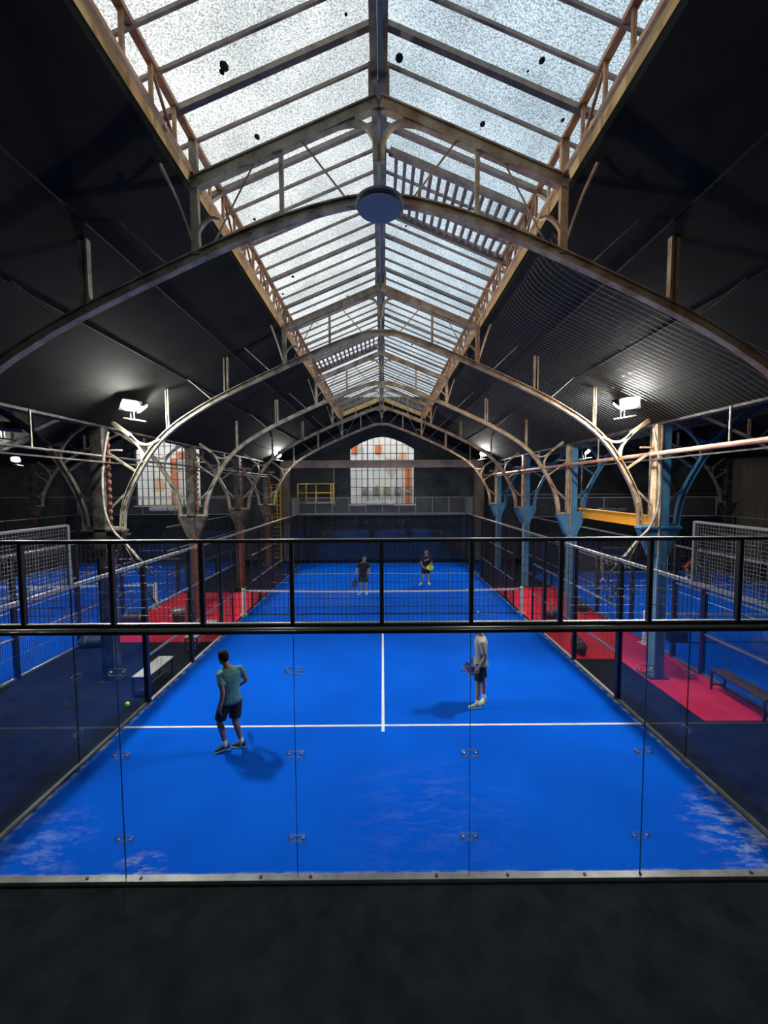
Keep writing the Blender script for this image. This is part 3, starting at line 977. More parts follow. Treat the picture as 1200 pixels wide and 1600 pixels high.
# long cable rails on the end wall and conduits
mb = MB().box2((-24, Y1 - 0.08, 4.05), (-8.0, Y1 - 0.03, 4.10)).box2((7.5, Y1 - 0.08, 4.05), (24, Y1 - 0.03, 4.10))
tag(obj('conduit', mb, M['wire_grey']), 'thin grey conduit running along the end wall', 'pipe')

# yellow platform and caged ladder
px0, px1, pz = -5.1, -2.95, 3.78
root = thing('maintenance_platform', 'small platform with yellow guard rail left of the end window', 'platform', (-4.0, Y1 - 0.6, pz - 0.2))
obj('deck', MB().box2((px0 - 0.1, Y1 - 1.1, pz - 0.16), (px1 + 0.1, Y1 - 0.02, pz - 0.06)), M['iron_grey'], root)
for x in (px0, px0 + 0.5, px0 + 1.1, px1 - 0.15, px1):
    obj('rail_post', MB().box2((x - 0.03, Y1 - 1.08, pz - 0.06), (x + 0.03, Y1 - 1.02, pz + 1.04)), M['yellow'], root)
for z in (0.5, 1.04):
    obj('guard_rail', MB().box2((px0, Y1 - 1.08, pz + z - 0.03), (px1, Y1 - 1.03, pz + z + 0.03)).box2((px0, Y1 - 1.05, pz + z - 0.03), (px0 + 0.05, Y1 - 0.1, pz + z + 0.03)).box2((px1 - 0.05, Y1 - 1.05, pz + z - 0.03), (px1, Y1 - 0.1, pz + z + 0.03)), M['yellow'], root)
obj('support_post', MB().box2((px1, Y1 - 1.05, 3.5), (px1 + 0.06, Y1 - 0.99, 5.75)), M['iron_grey'], root)
root = thing('caged_ladder', 'yellow caged ladder left of the far end of the centre court', 'ladder', (-6.6, 20.4, 2.0))
lx0, lx1, ly = -7.0, -6.25, 20.6
for x in (lx0, lx1):
    obj('stile', MB().box2((x - 0.045, ly - 0.04, 0.0), (x + 0.045, ly + 0.04, 4.9)), M['yellow'], root)
for k in range(17):
    obj('rung', MB().box2((lx0, ly - 0.015, 0.3 + 0.27 * k - 0.015), (lx1, ly + 0.015, 0.3 + 0.27 * k + 0.015)), M['yellow'], root)
mb = MB()
for k in range(5):
    z = 2.2 + 0.65 * k
    q = [(lx0 + 0.375 - 0.375 * math.cos(a), ly - 0.6 * math.sin(a), z) for a in [PI * j / 12 for j in range(13)]]
    mb.tube(q, 0.022, 6)
for j in (3, 6, 9):
    a = PI * j / 12
    mb.box2((lx0 + 0.375 - 0.375 * math.cos(a) - 0.02, ly - 0.6 * math.sin(a) - 0.02, 2.2), (lx0 + 0.375 - 0.375 * math.cos(a) + 0.02, ly - 0.6 * math.sin(a) + 0.02, 4.8))
obj('safety_cage', mb, M['yellow'], root)

# orange crane beam behind the nearest right arch
root = thing('crane_beam', 'bright orange steel beam between the first two right columns', 'beam', (6.9, 7.8, 3.5), kind='thing')
mb = MB().box2((6.885, 5.90, 3.52), (6.905, 9.75, 3.80))
obj('web', mb, M['orange'], root)
obj('flange', MB().box2((6.83, 5.90, 3.50), (6.96, 9.75, 3.525)).box2((6.83, 5.90, 3.795), (6.96, 9.75, 3.82)), M['orange'], root)
obj('hanger_rod', MB().box2((6.88, 9.6, 3.81), (6.91, 9.63, 6.2)), M['iron_grey'], root)
obj('hanger_rod', MB().box2((6.88, 6.0, 3.81), (6.91, 6.03, 6.2)), M['iron_grey'], root)

# beige partition far right
struct(obj('wall_partition', MB().box2((19.9, 19.0, 0), (XE, 19.2, 6.2)), M['beige']), 'beige ribbed partition at the far right')
mb = MB()
for x in [20.2 + 0.6 * k for k in range(10)]:
    mb.box2((x, 18.97, 0.1), (x + 0.05, 19.0, 6.1))
struct(obj('trim_6', mb, M['beige']))

# ------------------------------------------------------------------ safety net under the right roof slope
prof = smooth_curve([(2.40, 8.08), (2.60, 7.84), (3.05, 7.56), (3.7, 7.26), (4.6, 6.84), (5.5, 6.44), (6.35, 5.96), (6.9, 5.88), (7.6, 6.10), (9.0, 6.60), (11.0, 7.5)], 5)
mb = MB()
r = 0.0026
y = 1.35
rows = []
while y < 13.8:
    rows.append(y)
    y += 0.115
for y in rows:
    for i in range(len(prof) - 1):
        a, b = prof[i], prof[i + 1]
        sag = -0.03 * math.sin(PI * ((y - 0.6) % 4.5) / 4.5)
        p0 = (a[0], y, a[1] + sag); p1 = (b[0], y, b[1] + sag)
        n = len(mb.v)
        mb.v += [(p0[0], y - r, p0[2]), (p0[0], y, p0[2] + r * 1.4), (p0[0], y + r, p0[2]), (p1[0], y - r, p1[2]), (p1[0], y, p1[2] + r * 1.4), (p1[0], y + r, p1[2])]
        mb.f += [(n, n + 1, n + 4, n + 3), (n + 1, n + 2, n + 5, n + 4), (n + 2, n, n + 3, n + 5)]
r = 0.0007
for i in range(0, len(prof)):
    for k in range(0, len(rows) - 1):
        ya_, yb_ = rows[k], rows[k + 1]
        x, z = prof[i][0], prof[i][1]
        n = len(mb.v)
        za_ = z - 0.03 * math.sin(PI * ((ya_ - 0.6) % 4.5) / 4.5)
        zb_ = z - 0.03 * math.sin(PI * ((yb_ - 0.6) % 4.5) / 4.5)
        mb.v += [(x - r, ya_, za_), (x + r, ya_, za_), (x + r, yb_, zb_), (x - r, yb_, zb_)]
        mb.f += [(n, n + 1, n + 2, n + 3)]
tag(obj('safety_net', mb, M['wire_grey']), 'grey safety net strung below the right roof slope', 'net')

# ================================================================== COURTS
def court(name_label, cx, cy, mat, s=1):
    root = thing('court_turf', name_label, 'court floor', (cx, cy, 0), 'blue padel court surfaces')
    obj('turf', MB().box2((cx - 4.97, cy - 10, 0.0), (cx + 4.97, cy + 10, 0.012)), mat, root)
    for sy in (-1, 1):
        yy = cy + sy * 6.93
        obj('service_line', MB().box2((cx - 4.97, yy - 0.028, 0.012), (cx + 4.97, yy + 0.028, 0.016)), M['line'], root)
    obj('centre_line', MB().box2((cx - 0.028, cy - 7.13, 0.0125), (cx + 0.028, cy + 7.13, 0.0165)), M['line'], root)


court('bright blue turf of the centre court with white lines', 0, 10, M['turf'])
court('blue turf of the court beyond the right fence', 12.75, 7.07, M['turf_r'])
court('blue turf of the court beyond the left fence', -13.85, 10.9, M['turf_l'])

mb = MB().box2((5.06, 6.05, 0.0), (7.70, 13.8, 0.008)).box2((6.25, 3.15, 0.0), (7.70, 6.05, 0.008))
tag(obj('red_mat', mb, M['mat']), 'red rubber walkway between the centre and right courts', 'floor mat')
mb = MB().box2((-8.80, 7.45, 0.0), (-5.06, 13.2, 0.008))
tag(obj('red_mat', mb, M['mat']), 'red rubber walkway between the centre and left courts', 'floor mat')


def wires_plane(o, u, v, U, V, du, dv, r, mb=None):
    """welded wire grid in the plane o + a*u + b*v"""
    mb = mb or MB()
    o, u, v = Vector(o), Vector(u), Vector(v)
    nrm = u.cross(v).normalized()
    nu = int(round(U / du)); nv = int(round(V / dv))
    for i in range(nu + 1):
        a = U * i / nu
        p = o + u * a
        _w(mb, p, p + v * V, u * r, nrm * r)
    for j in range(nv + 1):
        b = V * j / nv
        p = o + v * b
        _w(mb, p, p + u * U, v * r, nrm * r)
    return mb


def _w(mb, p, q, s, t):
    n = len(mb.v)
    for e in (p, q):
        mb.v += [tuple(e - s - t), tuple(e + s - t), tuple(e + s + t), tuple(e - s + t)]
    mb.f += [(n, n + 1, n + 5, n + 4), (n + 1, n + 2, n + 6, n + 5), (n + 2, n + 3, n + 7, n + 6), (n + 3, n, n + 4, n + 7)]


def clip(root_panel, c, axis):
    """rounded steel plate with two bolts across a glass joint; axis: joint normal 'y' or 'x'"""
    mb = MB()
    pts = []
    L_, H_, R_ = 0.10, 0.038, 0.026
    for (sx, sz, a0) in ((1, 1, 0), (-1, 1, PI / 2), (-1, -1, PI), (1, -1, 3 * PI / 2)):
        for k in range(5):
            a = a0 + PI / 2 * k / 4
            pts.append((sx * (L_ - R_) + R_ * math.cos(a), sz * (H_ - R_) + R_ * math.sin(a)))
    pts.append(pts[0])
    for off in (-0.010, 0.010):
        P = [(c[0] + p[0], c[1] + off, c[2] + p[1]) if axis == 'y' else (c[0] + off, c[1] + p[0], c[2] + p[1]) for p in pts]
        mb.tube(P, 0.0035, 5)
    for sx in (-1, 1):
        cc = (c[0] + sx * 0.07, c[1], c[2]) if axis == 'y' else (c[0], c[1] + sx * 0.07, c[2])
        mb.cyl(cc, 0.011, 0.034, axis, 8)
    o = obj('clip', mb, M['chrome'], root_panel)
    return o


def glass_panel(root, lo, hi, axis, mat=None):
    """one pane with dark polished edges"""
    p = obj('glass_panel', MB().box2(lo, hi), mat or M['glass'], root)
    return p


def end_wall(y, label, near):
    root = thing('court_end_wall', label, 'glass court wall', (0, y, 0), 'end walls of the centre court')
    s = -1 if near else 1
    # aluminium kerb with bolts
    kb = obj('kerb', MB().box2((-5.06, y - 0.05, 0), (5.06, y + 0.035, 0.045)), M['kerb'] if near else M['black_steel'], root)
    if near:
        mb = MB()
        for x in (-3.45, -2.82, -1.43, -0.85, 0.62, 1.45, 2.35, 3.0, 4.3):
            mb.cyl((x, y - 0.01, 0.048), 0.018, 0.02, 'z', 8)
        obj('bolt', mb, M['black'], kb)
    for k in range(5):
        a, b = -5 + 2 * k + 0.004, -3 + 2 * k - 0.004
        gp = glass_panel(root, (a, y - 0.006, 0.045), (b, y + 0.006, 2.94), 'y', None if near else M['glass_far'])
        if near and k > 0:
            obj('pane_edge', MB().box2((a - 0.0065, y - 0.0075, 0.045), (a - 0.0005, y + 0.0075, 2.94)), M['glass_edge'], gp)
        if k > 0:
            for z in (0.51, 1.52, 2.50):
                clip(gp, (a - 0.004, y, z), 'y')
    rm = M['black_steel'] if near else M['wire_grey']
    mb = MB().box2((-5.04, y - 0.035, 2.94), (5.04, y + 0.035, 2.975))
    mb.box2((-5.04, y - 0.03, 3.015), (5.04, y + 0.03, 3.05))
    obj('middle_rail', mb, rm, root)
    if near:
        obj('rail_strip', MB().box2((-5.04, y - 0.037, 2.985), (5.04, y + 0.03, 3.005)), M['rail_steel'], root, label='grey strip between the two black rails')
    obj('top_rail', MB().box2((-5.04, y - 0.025, 3.965), (5.04, y + 0.025, 3.995)), rm, root)
    if near:
        obj('rail_cap', MB().box2((-5.04, y - 0.024, 3.995), (5.04, y + 0.024, 4.005)), M['rail_steel'], root, label='grey steel strip along the top of the top rail')  # thin grey strip laid on the black top rail
        obj('lower_lip', MB().box2((-5.04, y - 0.02, 3.050), (5.04, y + 0.02, 3.062)), M['rail_steel'], root)
    for k in range(11):
        x = -5 + k
        w = 0.022 if near else 0.018
        obj('post', MB().box2((x - w, y - 0.03, 3.05), (x + w, y + 0.02, 3.965)), rm, root)
    for s_ in (-1, 1):
        obj('corner_post', MB().box2((s_ * 5.04 - 0.04, y - 0.04, 0), (s_ * 5.04 + 0.04, y + 0.04, 2.94)), M['black_steel'], root)
    obj('wire_mesh', wires_plane((-5, y + 0.02, 3.05), (1, 0, 0), (0, 0, 1), 10, 0.92, 0.05, 0.092 if near else 0.1, 0.0020), M['wire'] if near else M['wire_grey'], root)
    return root


end_wall(0, 'near end wall of the centre court, glass panels below a black mesh top', True)
end_wall(20, 'far end wall of the centre court, glass below a grey mesh top', False)


def side_wall(x, label):
    s = 1 if x > 0 else -1
    root = thing('court_side_wall', label, 'court side fence', (x, 10, 0), 'side walls of the centre court')
    X = x + s * 0.03
    for ya_, yb_ in ((0, 2), (2, 4), (16, 18), (18, 20)):
        gp = glass_panel(root, (X - 0.006, ya_ + 0.05, 0.045), (X + 0.006, yb_ - 0.005, 2.97), 'x')
        if ya_ == 2:
            obj('pane_edge', MB().box2((X - 0.0075, 2.012, 0.045), (X + 0.0075, 2.020, 2.97)), M['glass_edge'], gp)
            for z in (0.55, 1.5, 2.45):
                clip(gp, (X, 2.02, z), 'x')
    obj('kerb', MB().box2((X - 0.03, 0.05, 0), (X + 0.03, 4, 0.035)), M['kerb'], root)
    obj('kerb', MB().box2((X - 0.02, 4, 0), (X + 0.03, 9, 0.03)), M['white'], root)
    obj('kerb', MB().box2((X - 0.02, 11, 0), (X + 0.03, 20, 0.03)), M['black_steel'], root)
    # posts
    for y in (4, 6, 8, 12, 14, 16, 18):
        obj('post', MB().box2((X - 0.04, y - 0.05, 0), (X + 0.05, y + 0.05, 4.0 if y == 18 else 3.0)), M['black_steel'], root)
    for y in (9, 11):
        obj('door_post', MB().box2((X - 0.025, y - 0.025, 0), (X + 0.025, y + 0.025, 3.0)), M['black_steel'], root)
    obj('corner_post', MB().box2((X - 0.02, 1.975, 3.0), (X + 0.03, 2.025, 4.0)), M['wire_grey'], root)
    # rails
    obj('top_rail', MB().box2((X - 0.025, 0.05, 2.975), (X + 0.035, 20, 3.035)), M['rail_steel'], root)
    for z in (1.0, 2.0):
        obj('middle_rail', MB().box2((X - 0.015, 4, z - 0.018), (X + 0.02, 9, z + 0.018)).box2((X - 0.015, 11, z - 0.018), (X + 0.02, 16, z + 0.018)), M['rail_steel'], root)
    for ya_, yb_ in ((0, 2), (18, 20)):
        obj('upper_rail', MB().box2((X - 0.015, ya_ + 0.05, 3.975), (X + 0.02, yb_, 4.01)), M['wire_grey'], root)
        obj('upper_mesh', wires_plane((X, ya_ + 0.05, 3.03), (0, 1, 0), (0, 0, 1), 1.93, 0.95, 0.05, 0.057, 0.0022), M['wire_grey'], root)
    for ya_, yb_ in ((4, 6), (6, 8), (8, 9), (11, 12), (12, 14), (14, 16)):
        obj('mesh_panel', wires_plane((X + 0.015, ya_ + 0.05, 0.05), (0, 1, 0), (0, 0, 1), yb_ - ya_ - 0.1, 2.92, 0.05, 0.05, 0.0019), M['wire'], root)
    return root


side_wall(5, 'right side wall of the centre court, glass then steel mesh')
side_wall(-5, 'left side wall of the centre court, glass then steel mesh')


def outer_fence(x, y0, y1, posts, label, glass, gap):
    root = thing('court_side_wall', label, 'court side fence', (x, (y0 + y1) / 2, 0), 'fences of the side courts')
    obj('kerb', MB().box2((x - 0.03, y0, 0), (x + 0.03, y1, 0.05)), M['rail_steel'], root)
    for y in posts:
        obj('post', MB().box2((x - 0.045, y - 0.05, 0), (x + 0.045, y + 0.05, 3.0)), M['black_steel'], root)
    for z in (1.0, 2.02, 3.0):
        mb = MB()
        for a, b in ((y0, gap[0]), (gap[1], y1)):
            mb.box2((x - 0.02, a, z - 0.02), (x + 0.02, b, z + 0.02))
        obj('rail', mb, M['rail_steel'], root)
    for a, b in ((y0, gap[0]), (gap[1], y1)):
        obj('mesh_panel', wires_plane((x, a, 0.06), (0, 1, 0), (0, 0, 1), b - a, 2.92, 0.06, 0.10, 0.0018), M['wire'], root)
    return root


outer_fence(7.75, 2.0, 17.0, (3.1, 5.15, 6.15, 8.0, 10, 12, 14, 16, 17), 'mesh fence of the right court behind the brown bench', None, (6.2, 8.0))
outer_fence(-8.84, 2.0, 20.6, (3.2, 5.15, 7.2, 9.2, 13, 15, 17, 19, 20.6), 'mesh fence of the left court along the red walkway', None, (9.8, 12.2))
outer_fence(17.8, 0.0, 17.0, (0, 2, 4, 6, 8, 10, 12, 14, 16), 'outermost fence on the right side of the right court', None, (6.2, 8.0))
outer_fence(-18.9, 4.0, 20.6, (4, 6, 8, 10, 12, 14, 16, 18, 20), 'outermost fence on the left side of the left court', None, (9.8, 12.2))


def far_end(cx, y, label):
    root = thing('court_end_wall', label, 'glass court wall', (cx, y, 0), 'end walls of the side courts')
    for k in range(5):
        a, b = cx - 5 + 2 * k + 0.004, cx - 3 + 2 * k - 0.004
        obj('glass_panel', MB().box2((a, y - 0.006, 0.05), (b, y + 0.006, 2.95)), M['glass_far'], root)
    for z in (2.98, 3.98):
        obj('rail', MB().box2((cx - 5, y - 0.02, z - 0.02), (cx + 5, y + 0.02, z + 0.02)), M['wire_grey'], root)
    for k in range(6):
        obj('post', MB().box2((cx - 5 + 2 * k - 0.02, y - 0.02, 3.0), (cx - 5 + 2 * k + 0.02, y + 0.02, 3.96)), M['wire_grey'], root)
    obj('wire_mesh', wires_plane((cx - 5, y, 3.0), (1, 0, 0), (0, 0, 1), 10, 0.95, 0.10, 0.1, 0.0018), M['wire_grey'], root)
    obj('kerb', MB().box2((cx - 5, y - 0.03, 0), (cx + 5, y + 0.03, 0.05)), M['black_steel'], root)


far_end(12.75, 17.12, 'far end wall of the right court, grey framed')
far_end(-13.85, 20.82, 'far end wall of the left court, grey framed')


def net(cx, y, label, xl=None, xr=None):
    xl = cx - 5.0 if xl is None else xl
    xr = cx + 5.0 if xr is None else xr
    root = thing('court_net', label, 'court net', (cx, y, 0), 'court nets')
    for x in (xl, xr):
        mb = MB()
        prof_ = [(0.085, 0.02), (0.085, 0.10)]
        z = 0.10
        while z < 0.90:
            prof_ += [(0.066, z + 0.01), (0.075, z + 0.06), (0.066, z + 0.12)]
            z += 0.135
        prof_ += [(0.07, 0.95), (0.045, 0.985)]
        rings = [[(x + r_ * math.cos(2 * PI * k / 12), y + r_ * math.sin(2 * PI * k / 12), zz) for k in range(12)] for r_, zz in prof_]
        po = obj('post', mb.loft(rings), M['white'], root, label='white padded net post')
        obj('base', MB().box2((x - 0.13, y - 0.13, 0.012), (x + 0.13, y + 0.13, 0.03)), M['white'], po)
    n = 24
    mb = MB()
    pts = []
    for i in range(n + 1):
        t = i / n
        pts.append((xl + 0.06 + (xr - xl - 0.12) * t, 0.925 - 0.05 * math.sin(PI * t)))
    mb.sweep_xz([(a, b - 0.03) for a, b in pts], y, 0.012, 0.065)
    obj('top_tape', mb, M['white'], root)
    # cord mesh hanging to the floor
    mb = MB()
    r_ = 0.0018
    k = 0
    x = pts[0][0]
    while x < xr - 0.06:
        t = (x - xl) / (xr - xl)
        zt = 0.925 - 0.05 * math.sin(PI * t) - 0.05
        _w(mb, Vector((x, y, 0.03)), Vector((x, y, zt)), Vector((r_, 0, 0)), Vector((0, r_, 0)))
        x += 0.075
    for j in range(12):
        z = 0.06 + 0.073 * j
        _w(mb, Vector((xl + 0.05, y, z)), Vector((xr - 0.05, y, z - (0.02 if j > 9 else 0))), Vector((0, 0, r_)), Vector((0, r_, 0)))
    obj('net_cords', mb, M['netblack'], root)
    q = [(xl + (xr - xl) * i / 16, y, 0.035 + 0.012 * math.sin(i * 1.9)) for i in range(17)]
    obj('bottom_cord', MB().tube(q, 0.014, 6), M['netblack'], root)
    return root


net(0, 10, 'white taped net across the centre court')
net(12.75, 7.07, 'white taped net across the right court', 7.6, 17.7)
net(-13.85, 10.98, 'white taped net across the left court', -18.8, -8.72)


# ================================================================== FURNITURE
def bench(x, y, length, width, height, seat_mat, label, rough_white=False):
    root = thing('bench', label, 'bench', (x, y, 0), None)
    n = 5
    for k in range(n):
        w = width / n
        xx = x - width / 2 + w * (k + 0.5)
        obj('slat', MB().box2((xx - w * 0.44, y - length / 2, height - 0.03), (xx + w * 0.44, y + length / 2, height)), seat_mat, root)
    for sx in (-1, 1):
        for sy in (-1, 1):
            X, Y = x + sx * (width / 2 - 0.02), y + sy * (length / 2 - 0.04)
            obj('leg', MB().box2((X - 0.018, Y - 0.018, 0.0), (X + 0.018, Y + 0.018, height - 0.03)), M['black_steel'], root)
    mb = MB()
    for sx in (-1, 1):
        mb.box2((x + sx * (width / 2 - 0.02) - 0.015, y - length / 2 + 0.03, height - 0.06), (x + sx * (width / 2 - 0.02) + 0.015, y + length / 2 - 0.03, height - 0.03))
    for sy in (-1, 1):
        mb.box2((x - width / 2 + 0.02, y + sy * (length / 2 - 0.04) - 0.015, height - 0.06), (x + width / 2 - 0.02, y + sy * (length / 2 - 0.04) + 0.015, height - 0.03))
    obj('frame', mb, M['black_steel'], root)
    obj('stretcher', MB().box2((x - 0.012, y - length / 2 + 0.04, 0.11), (x + 0.012, y + length / 2 - 0.04, 0.135)).box2((x - width / 2 + 0.02, y - length / 2 + 0.03, 0.11), (x + width / 2 - 0.02, y - length / 2 + 0.055, 0.135)).box2((x - width / 2 + 0.02, y + length / 2 - 0.055, 0.11), (x + width / 2 - 0.02, y + length / 2 - 0.03, 0.135)), M['rail_steel'] if rough_white else M['black_steel'], root)
    return root


bench(-5.33, 4.78, 1.12, 0.36, 0.46, M['bench_white'], 'white slatted bench with black legs outside the left glass wall', True)
bench(-5.33, 7.35, 1.5, 0.36, 0.46, M['bench_white'], 'white slatted bench farther back, half on the red mat', True)
bench(7.52, 3.75, 1.35, 0.34, 0.46, M['bench_brown'], 'dark brown slatted bench on the red mat at right')


def holdall(x, y, label, L_, R_, rot, h=None):
    root = thing('sports_bag', label, 'bag', (x, y, 0), 'black sports bags')
    d = Vector((math.cos(rot), math.sin(rot), 0))
    sd = Vector((-math.sin(rot), math.cos(rot), 0))
    h = h or R_
    rings = []
    for i in range(9):
        t = -1 + 2 * i / 8
        k = (1 - abs(t) ** 3.5 * 0.45)
        c = Vector((x, y, 0.012 + h)) + d * (t * L_ / 2)
        ring = []
        for a in range(16):
            an = 2 * PI * a / 16
            zz = math.sin(an) * h * k
            ring.append(c + sd * (math.cos(an) * R_ * k) + Vector((0, 0, max(zz, -h))))
        rings.append(ring)
    b = obj('body', MB().loft(rings), M['bagm'], root, smooth=True)
    q = [Vector((x, y, 0.012 + h)) + d * (t * L_ * 0.22) + Vector((0, 0, h + 0.11 * (1 - t * t))) + sd * 0.02 for t in (-1, -0.6, -0.2, 0.2, 0.6, 1)]
    obj('handle', MB().tube(q, 0.012, 6), M['black'], root)
    mb = MB()
    for t in (-0.55, 0.55):
        c = Vector((x, y, 0.012 + h)) + d * (t * L_ / 2)
        P = [c + sd * (math.cos(a) * (R_ + 0.004)) + Vector((0, 0, math.sin(a) * (h + 0.004))) for a in [PI * j / 10 for j in range(11)]]
        mb.tube(P, 0.008, 5)
    obj('strap', mb, M['rail_steel'], root)
    return root


holdall(5.42, 6.55, 'black holdall lying on the red mat beside the right fence', 0.75, 0.17, 1.35, 0.17)
holdall(5.9, 9.4, 'black bag near the second right column on the red mat', 0.6, 0.16, 0.3, 0.14)
holdall(-8.35, 9.0, 'black racket bag on the red mat beside the left court fence', 0.8, 0.17, 0.2, 0.22)
holdall(-8.3, 7.15, 'black bag on the dark floor by the left court fence', 0.9, 0.2, 0.3, 0.16)
holdall(7.3, 10.6, 'long black bag by the right court fence behind the blue columns', 1.5, 0.2, 1.5, 0.18)

# bin with pale liner
root = thing('litter_bin', 'black litter bin with a grey liner beside the second left column', 'bin', (-6.75, 8.8, 0))
rings = [[(-6.75 + r_ * math.cos(2 * PI * k / 20), 8.8 + r_ * math.sin(2 * PI * k / 20), z) for k in range(20)] for r_, z in ((0.17, 0.008), (0.20, 0.55), (0.215, 0.56), (0.215, 0.60))]
obj('body', MB().loft(rings), M['black'], root)
rings = [[(-6.75 + (r_ + 0.012 * math.sin(5 * k)) * math.cos(2 * PI * k / 20), 8.8 + (r_ + 0.012 * math.sin(5 * k)) * math.sin(2 * PI * k / 20), z) for k in range(20)] for r_, z in ((0.225, 0.50), (0.228, 0.60), (0.20, 0.63), (0.12, 0.61))]
obj('liner', MB().loft(rings), M['rail_steel'], root, label='grey bin liner folded over the rim')

# water bottles
for x, y, lab in ((6.9, 9.9, 'white bottle standing on the red mat by the long bag'), (6.5, 10.4, 'small white bottle farther along the right walkway')):
    root = thing('water_bottle', lab, 'bottle', (x, y, 0.008))
    rings = [[(x + r_ * math.cos(2 * PI * k / 12), y + r_ * math.sin(2 * PI * k / 12), z) for k in range(12)] for r_, z in ((0.035, 0.008), (0.037, 0.03), (0.037, 0.18), (0.016, 0.22), (0.016, 0.235))]
    obj('body', MB().loft(rings), M['white'], root, smooth=True)
    obj('cap', MB().cyl((x, y, 0.245), 0.019, 0.025), M['black'], root)

# equipment box on the nearest right column
root = thing('electric_box', 'black box fixed to the nearest blue column', 'electrical box', (6.95, 4.85, 0.9))
obj('casing', MB().box2((6.72, 4.80, 0.93), (7.12, 5.08, 1.17)), M['black'], root)
obj('door', MB().box2((6.74, 4.785, 0.95), (7.10, 4.80, 1.15)), M['bagm'], root)

# balls
def ball(c, label, r=0.034):
    tag(obj('padel_ball', MB().ell(c, r, r, r, n=16, m=10), M['ball'], smooth=True), label, 'ball', 'yellow balls')


ball((-4.50, 2.48, 0.79), 'yellow-green ball in the air near the left glass wall', 0.04)
ball((3.21, 9.0, 0.37), 'small pale ball flying just before the centre net', 0.034)
ball((16.58, 14.6, 0.24), 'small yellow ball in flight over the right court', 0.04)


# ================================================================== PEOPLE
def ring_e(c, fx, w, d, n=18, tilt=None):
    """horizontal ellipse ring: fx = facing angle vector (unit, horizontal), w half width across, d half depth"""
    c = Vector(c); F = Vector(fx).normalized(); S = Vector((-F.y, F.x, 0))
    out = []
    for k in range(n):
        a = 2 * PI * k / n
        ca, sa = math.cos(a), math.sin(a)
        e = 0.85
        p = S * (math.copysign(abs(ca) ** e, ca) * w) + F * (math.copysign(abs(sa) ** e, sa) * d)
        out.append(c + p)
    return out


def lerp(a, b, t):
    return Vector(a) * (1 - t) + Vector(b) * t


def hand(mb, wr, d, palm, thumb_side, curl=0.5, r=0.0085, k=1.0):
    """palm, four fingers and a thumb; d = pointing direction, palm = palm normal, thumb_side = unit vector to the thumb"""
    wr = Vector(wr); d = Vector(d).normalized(); pn = Vector(palm); pn = (pn - d * pn.dot(d)).normalized()
    ts = d.cross(pn).normalized()
    if ts.dot(Vector(thumb_side)) < 0:
        ts = -ts
    rings = []
    for t, w, h in ((-0.01, 0.024, 0.018), (0.02, 0.033, 0.016), (0.06, 0.042, 0.015), (0.088, 0.040, 0.012)):
        c = wr + d * t * k
        rings.append([c + ts * (w * k * math.cos(2 * PI * j / 12)) + pn * (h * k * math.sin(2 * PI * j / 12)) for j in range(12)])
    mb.loft(rings)
    for i, ln in enumerate((0.072, 0.080, 0.075, 0.060)):
        b = wr + d * 0.082 * k + ts * ((0.030 - 0.020 * i) * k)
        ang = 0.0
        pts = [b]
        dd = d.copy()
        for seg, fr in enumerate((0.45, 0.32, 0.23)):
            ang += curl * (0.6, 0.9, 0.7)[seg]
            dd = d * math.cos(ang) + pn * math.sin(ang)
            pts.append(pts[-1] + dd * ln * fr * k)
        mb.tube(pts, [r * k, r * 0.98 * k, r * 0.9 * k, r * 0.75 * k], 8)
    b = wr + d * 0.022 * k + ts * 0.026 * k
    p1 = b + (ts * 0.8 + d * 0.7).normalized() * 0.036 * k
    p2 = p1 + (d * 0.9 + ts * 0.25 + pn * 0.35 * (1 + curl)).normalized() * 0.030 * k
    mb.tube([b, p1, p2], [0.012 * k, 0.010 * k, 0.008 * k], 8)


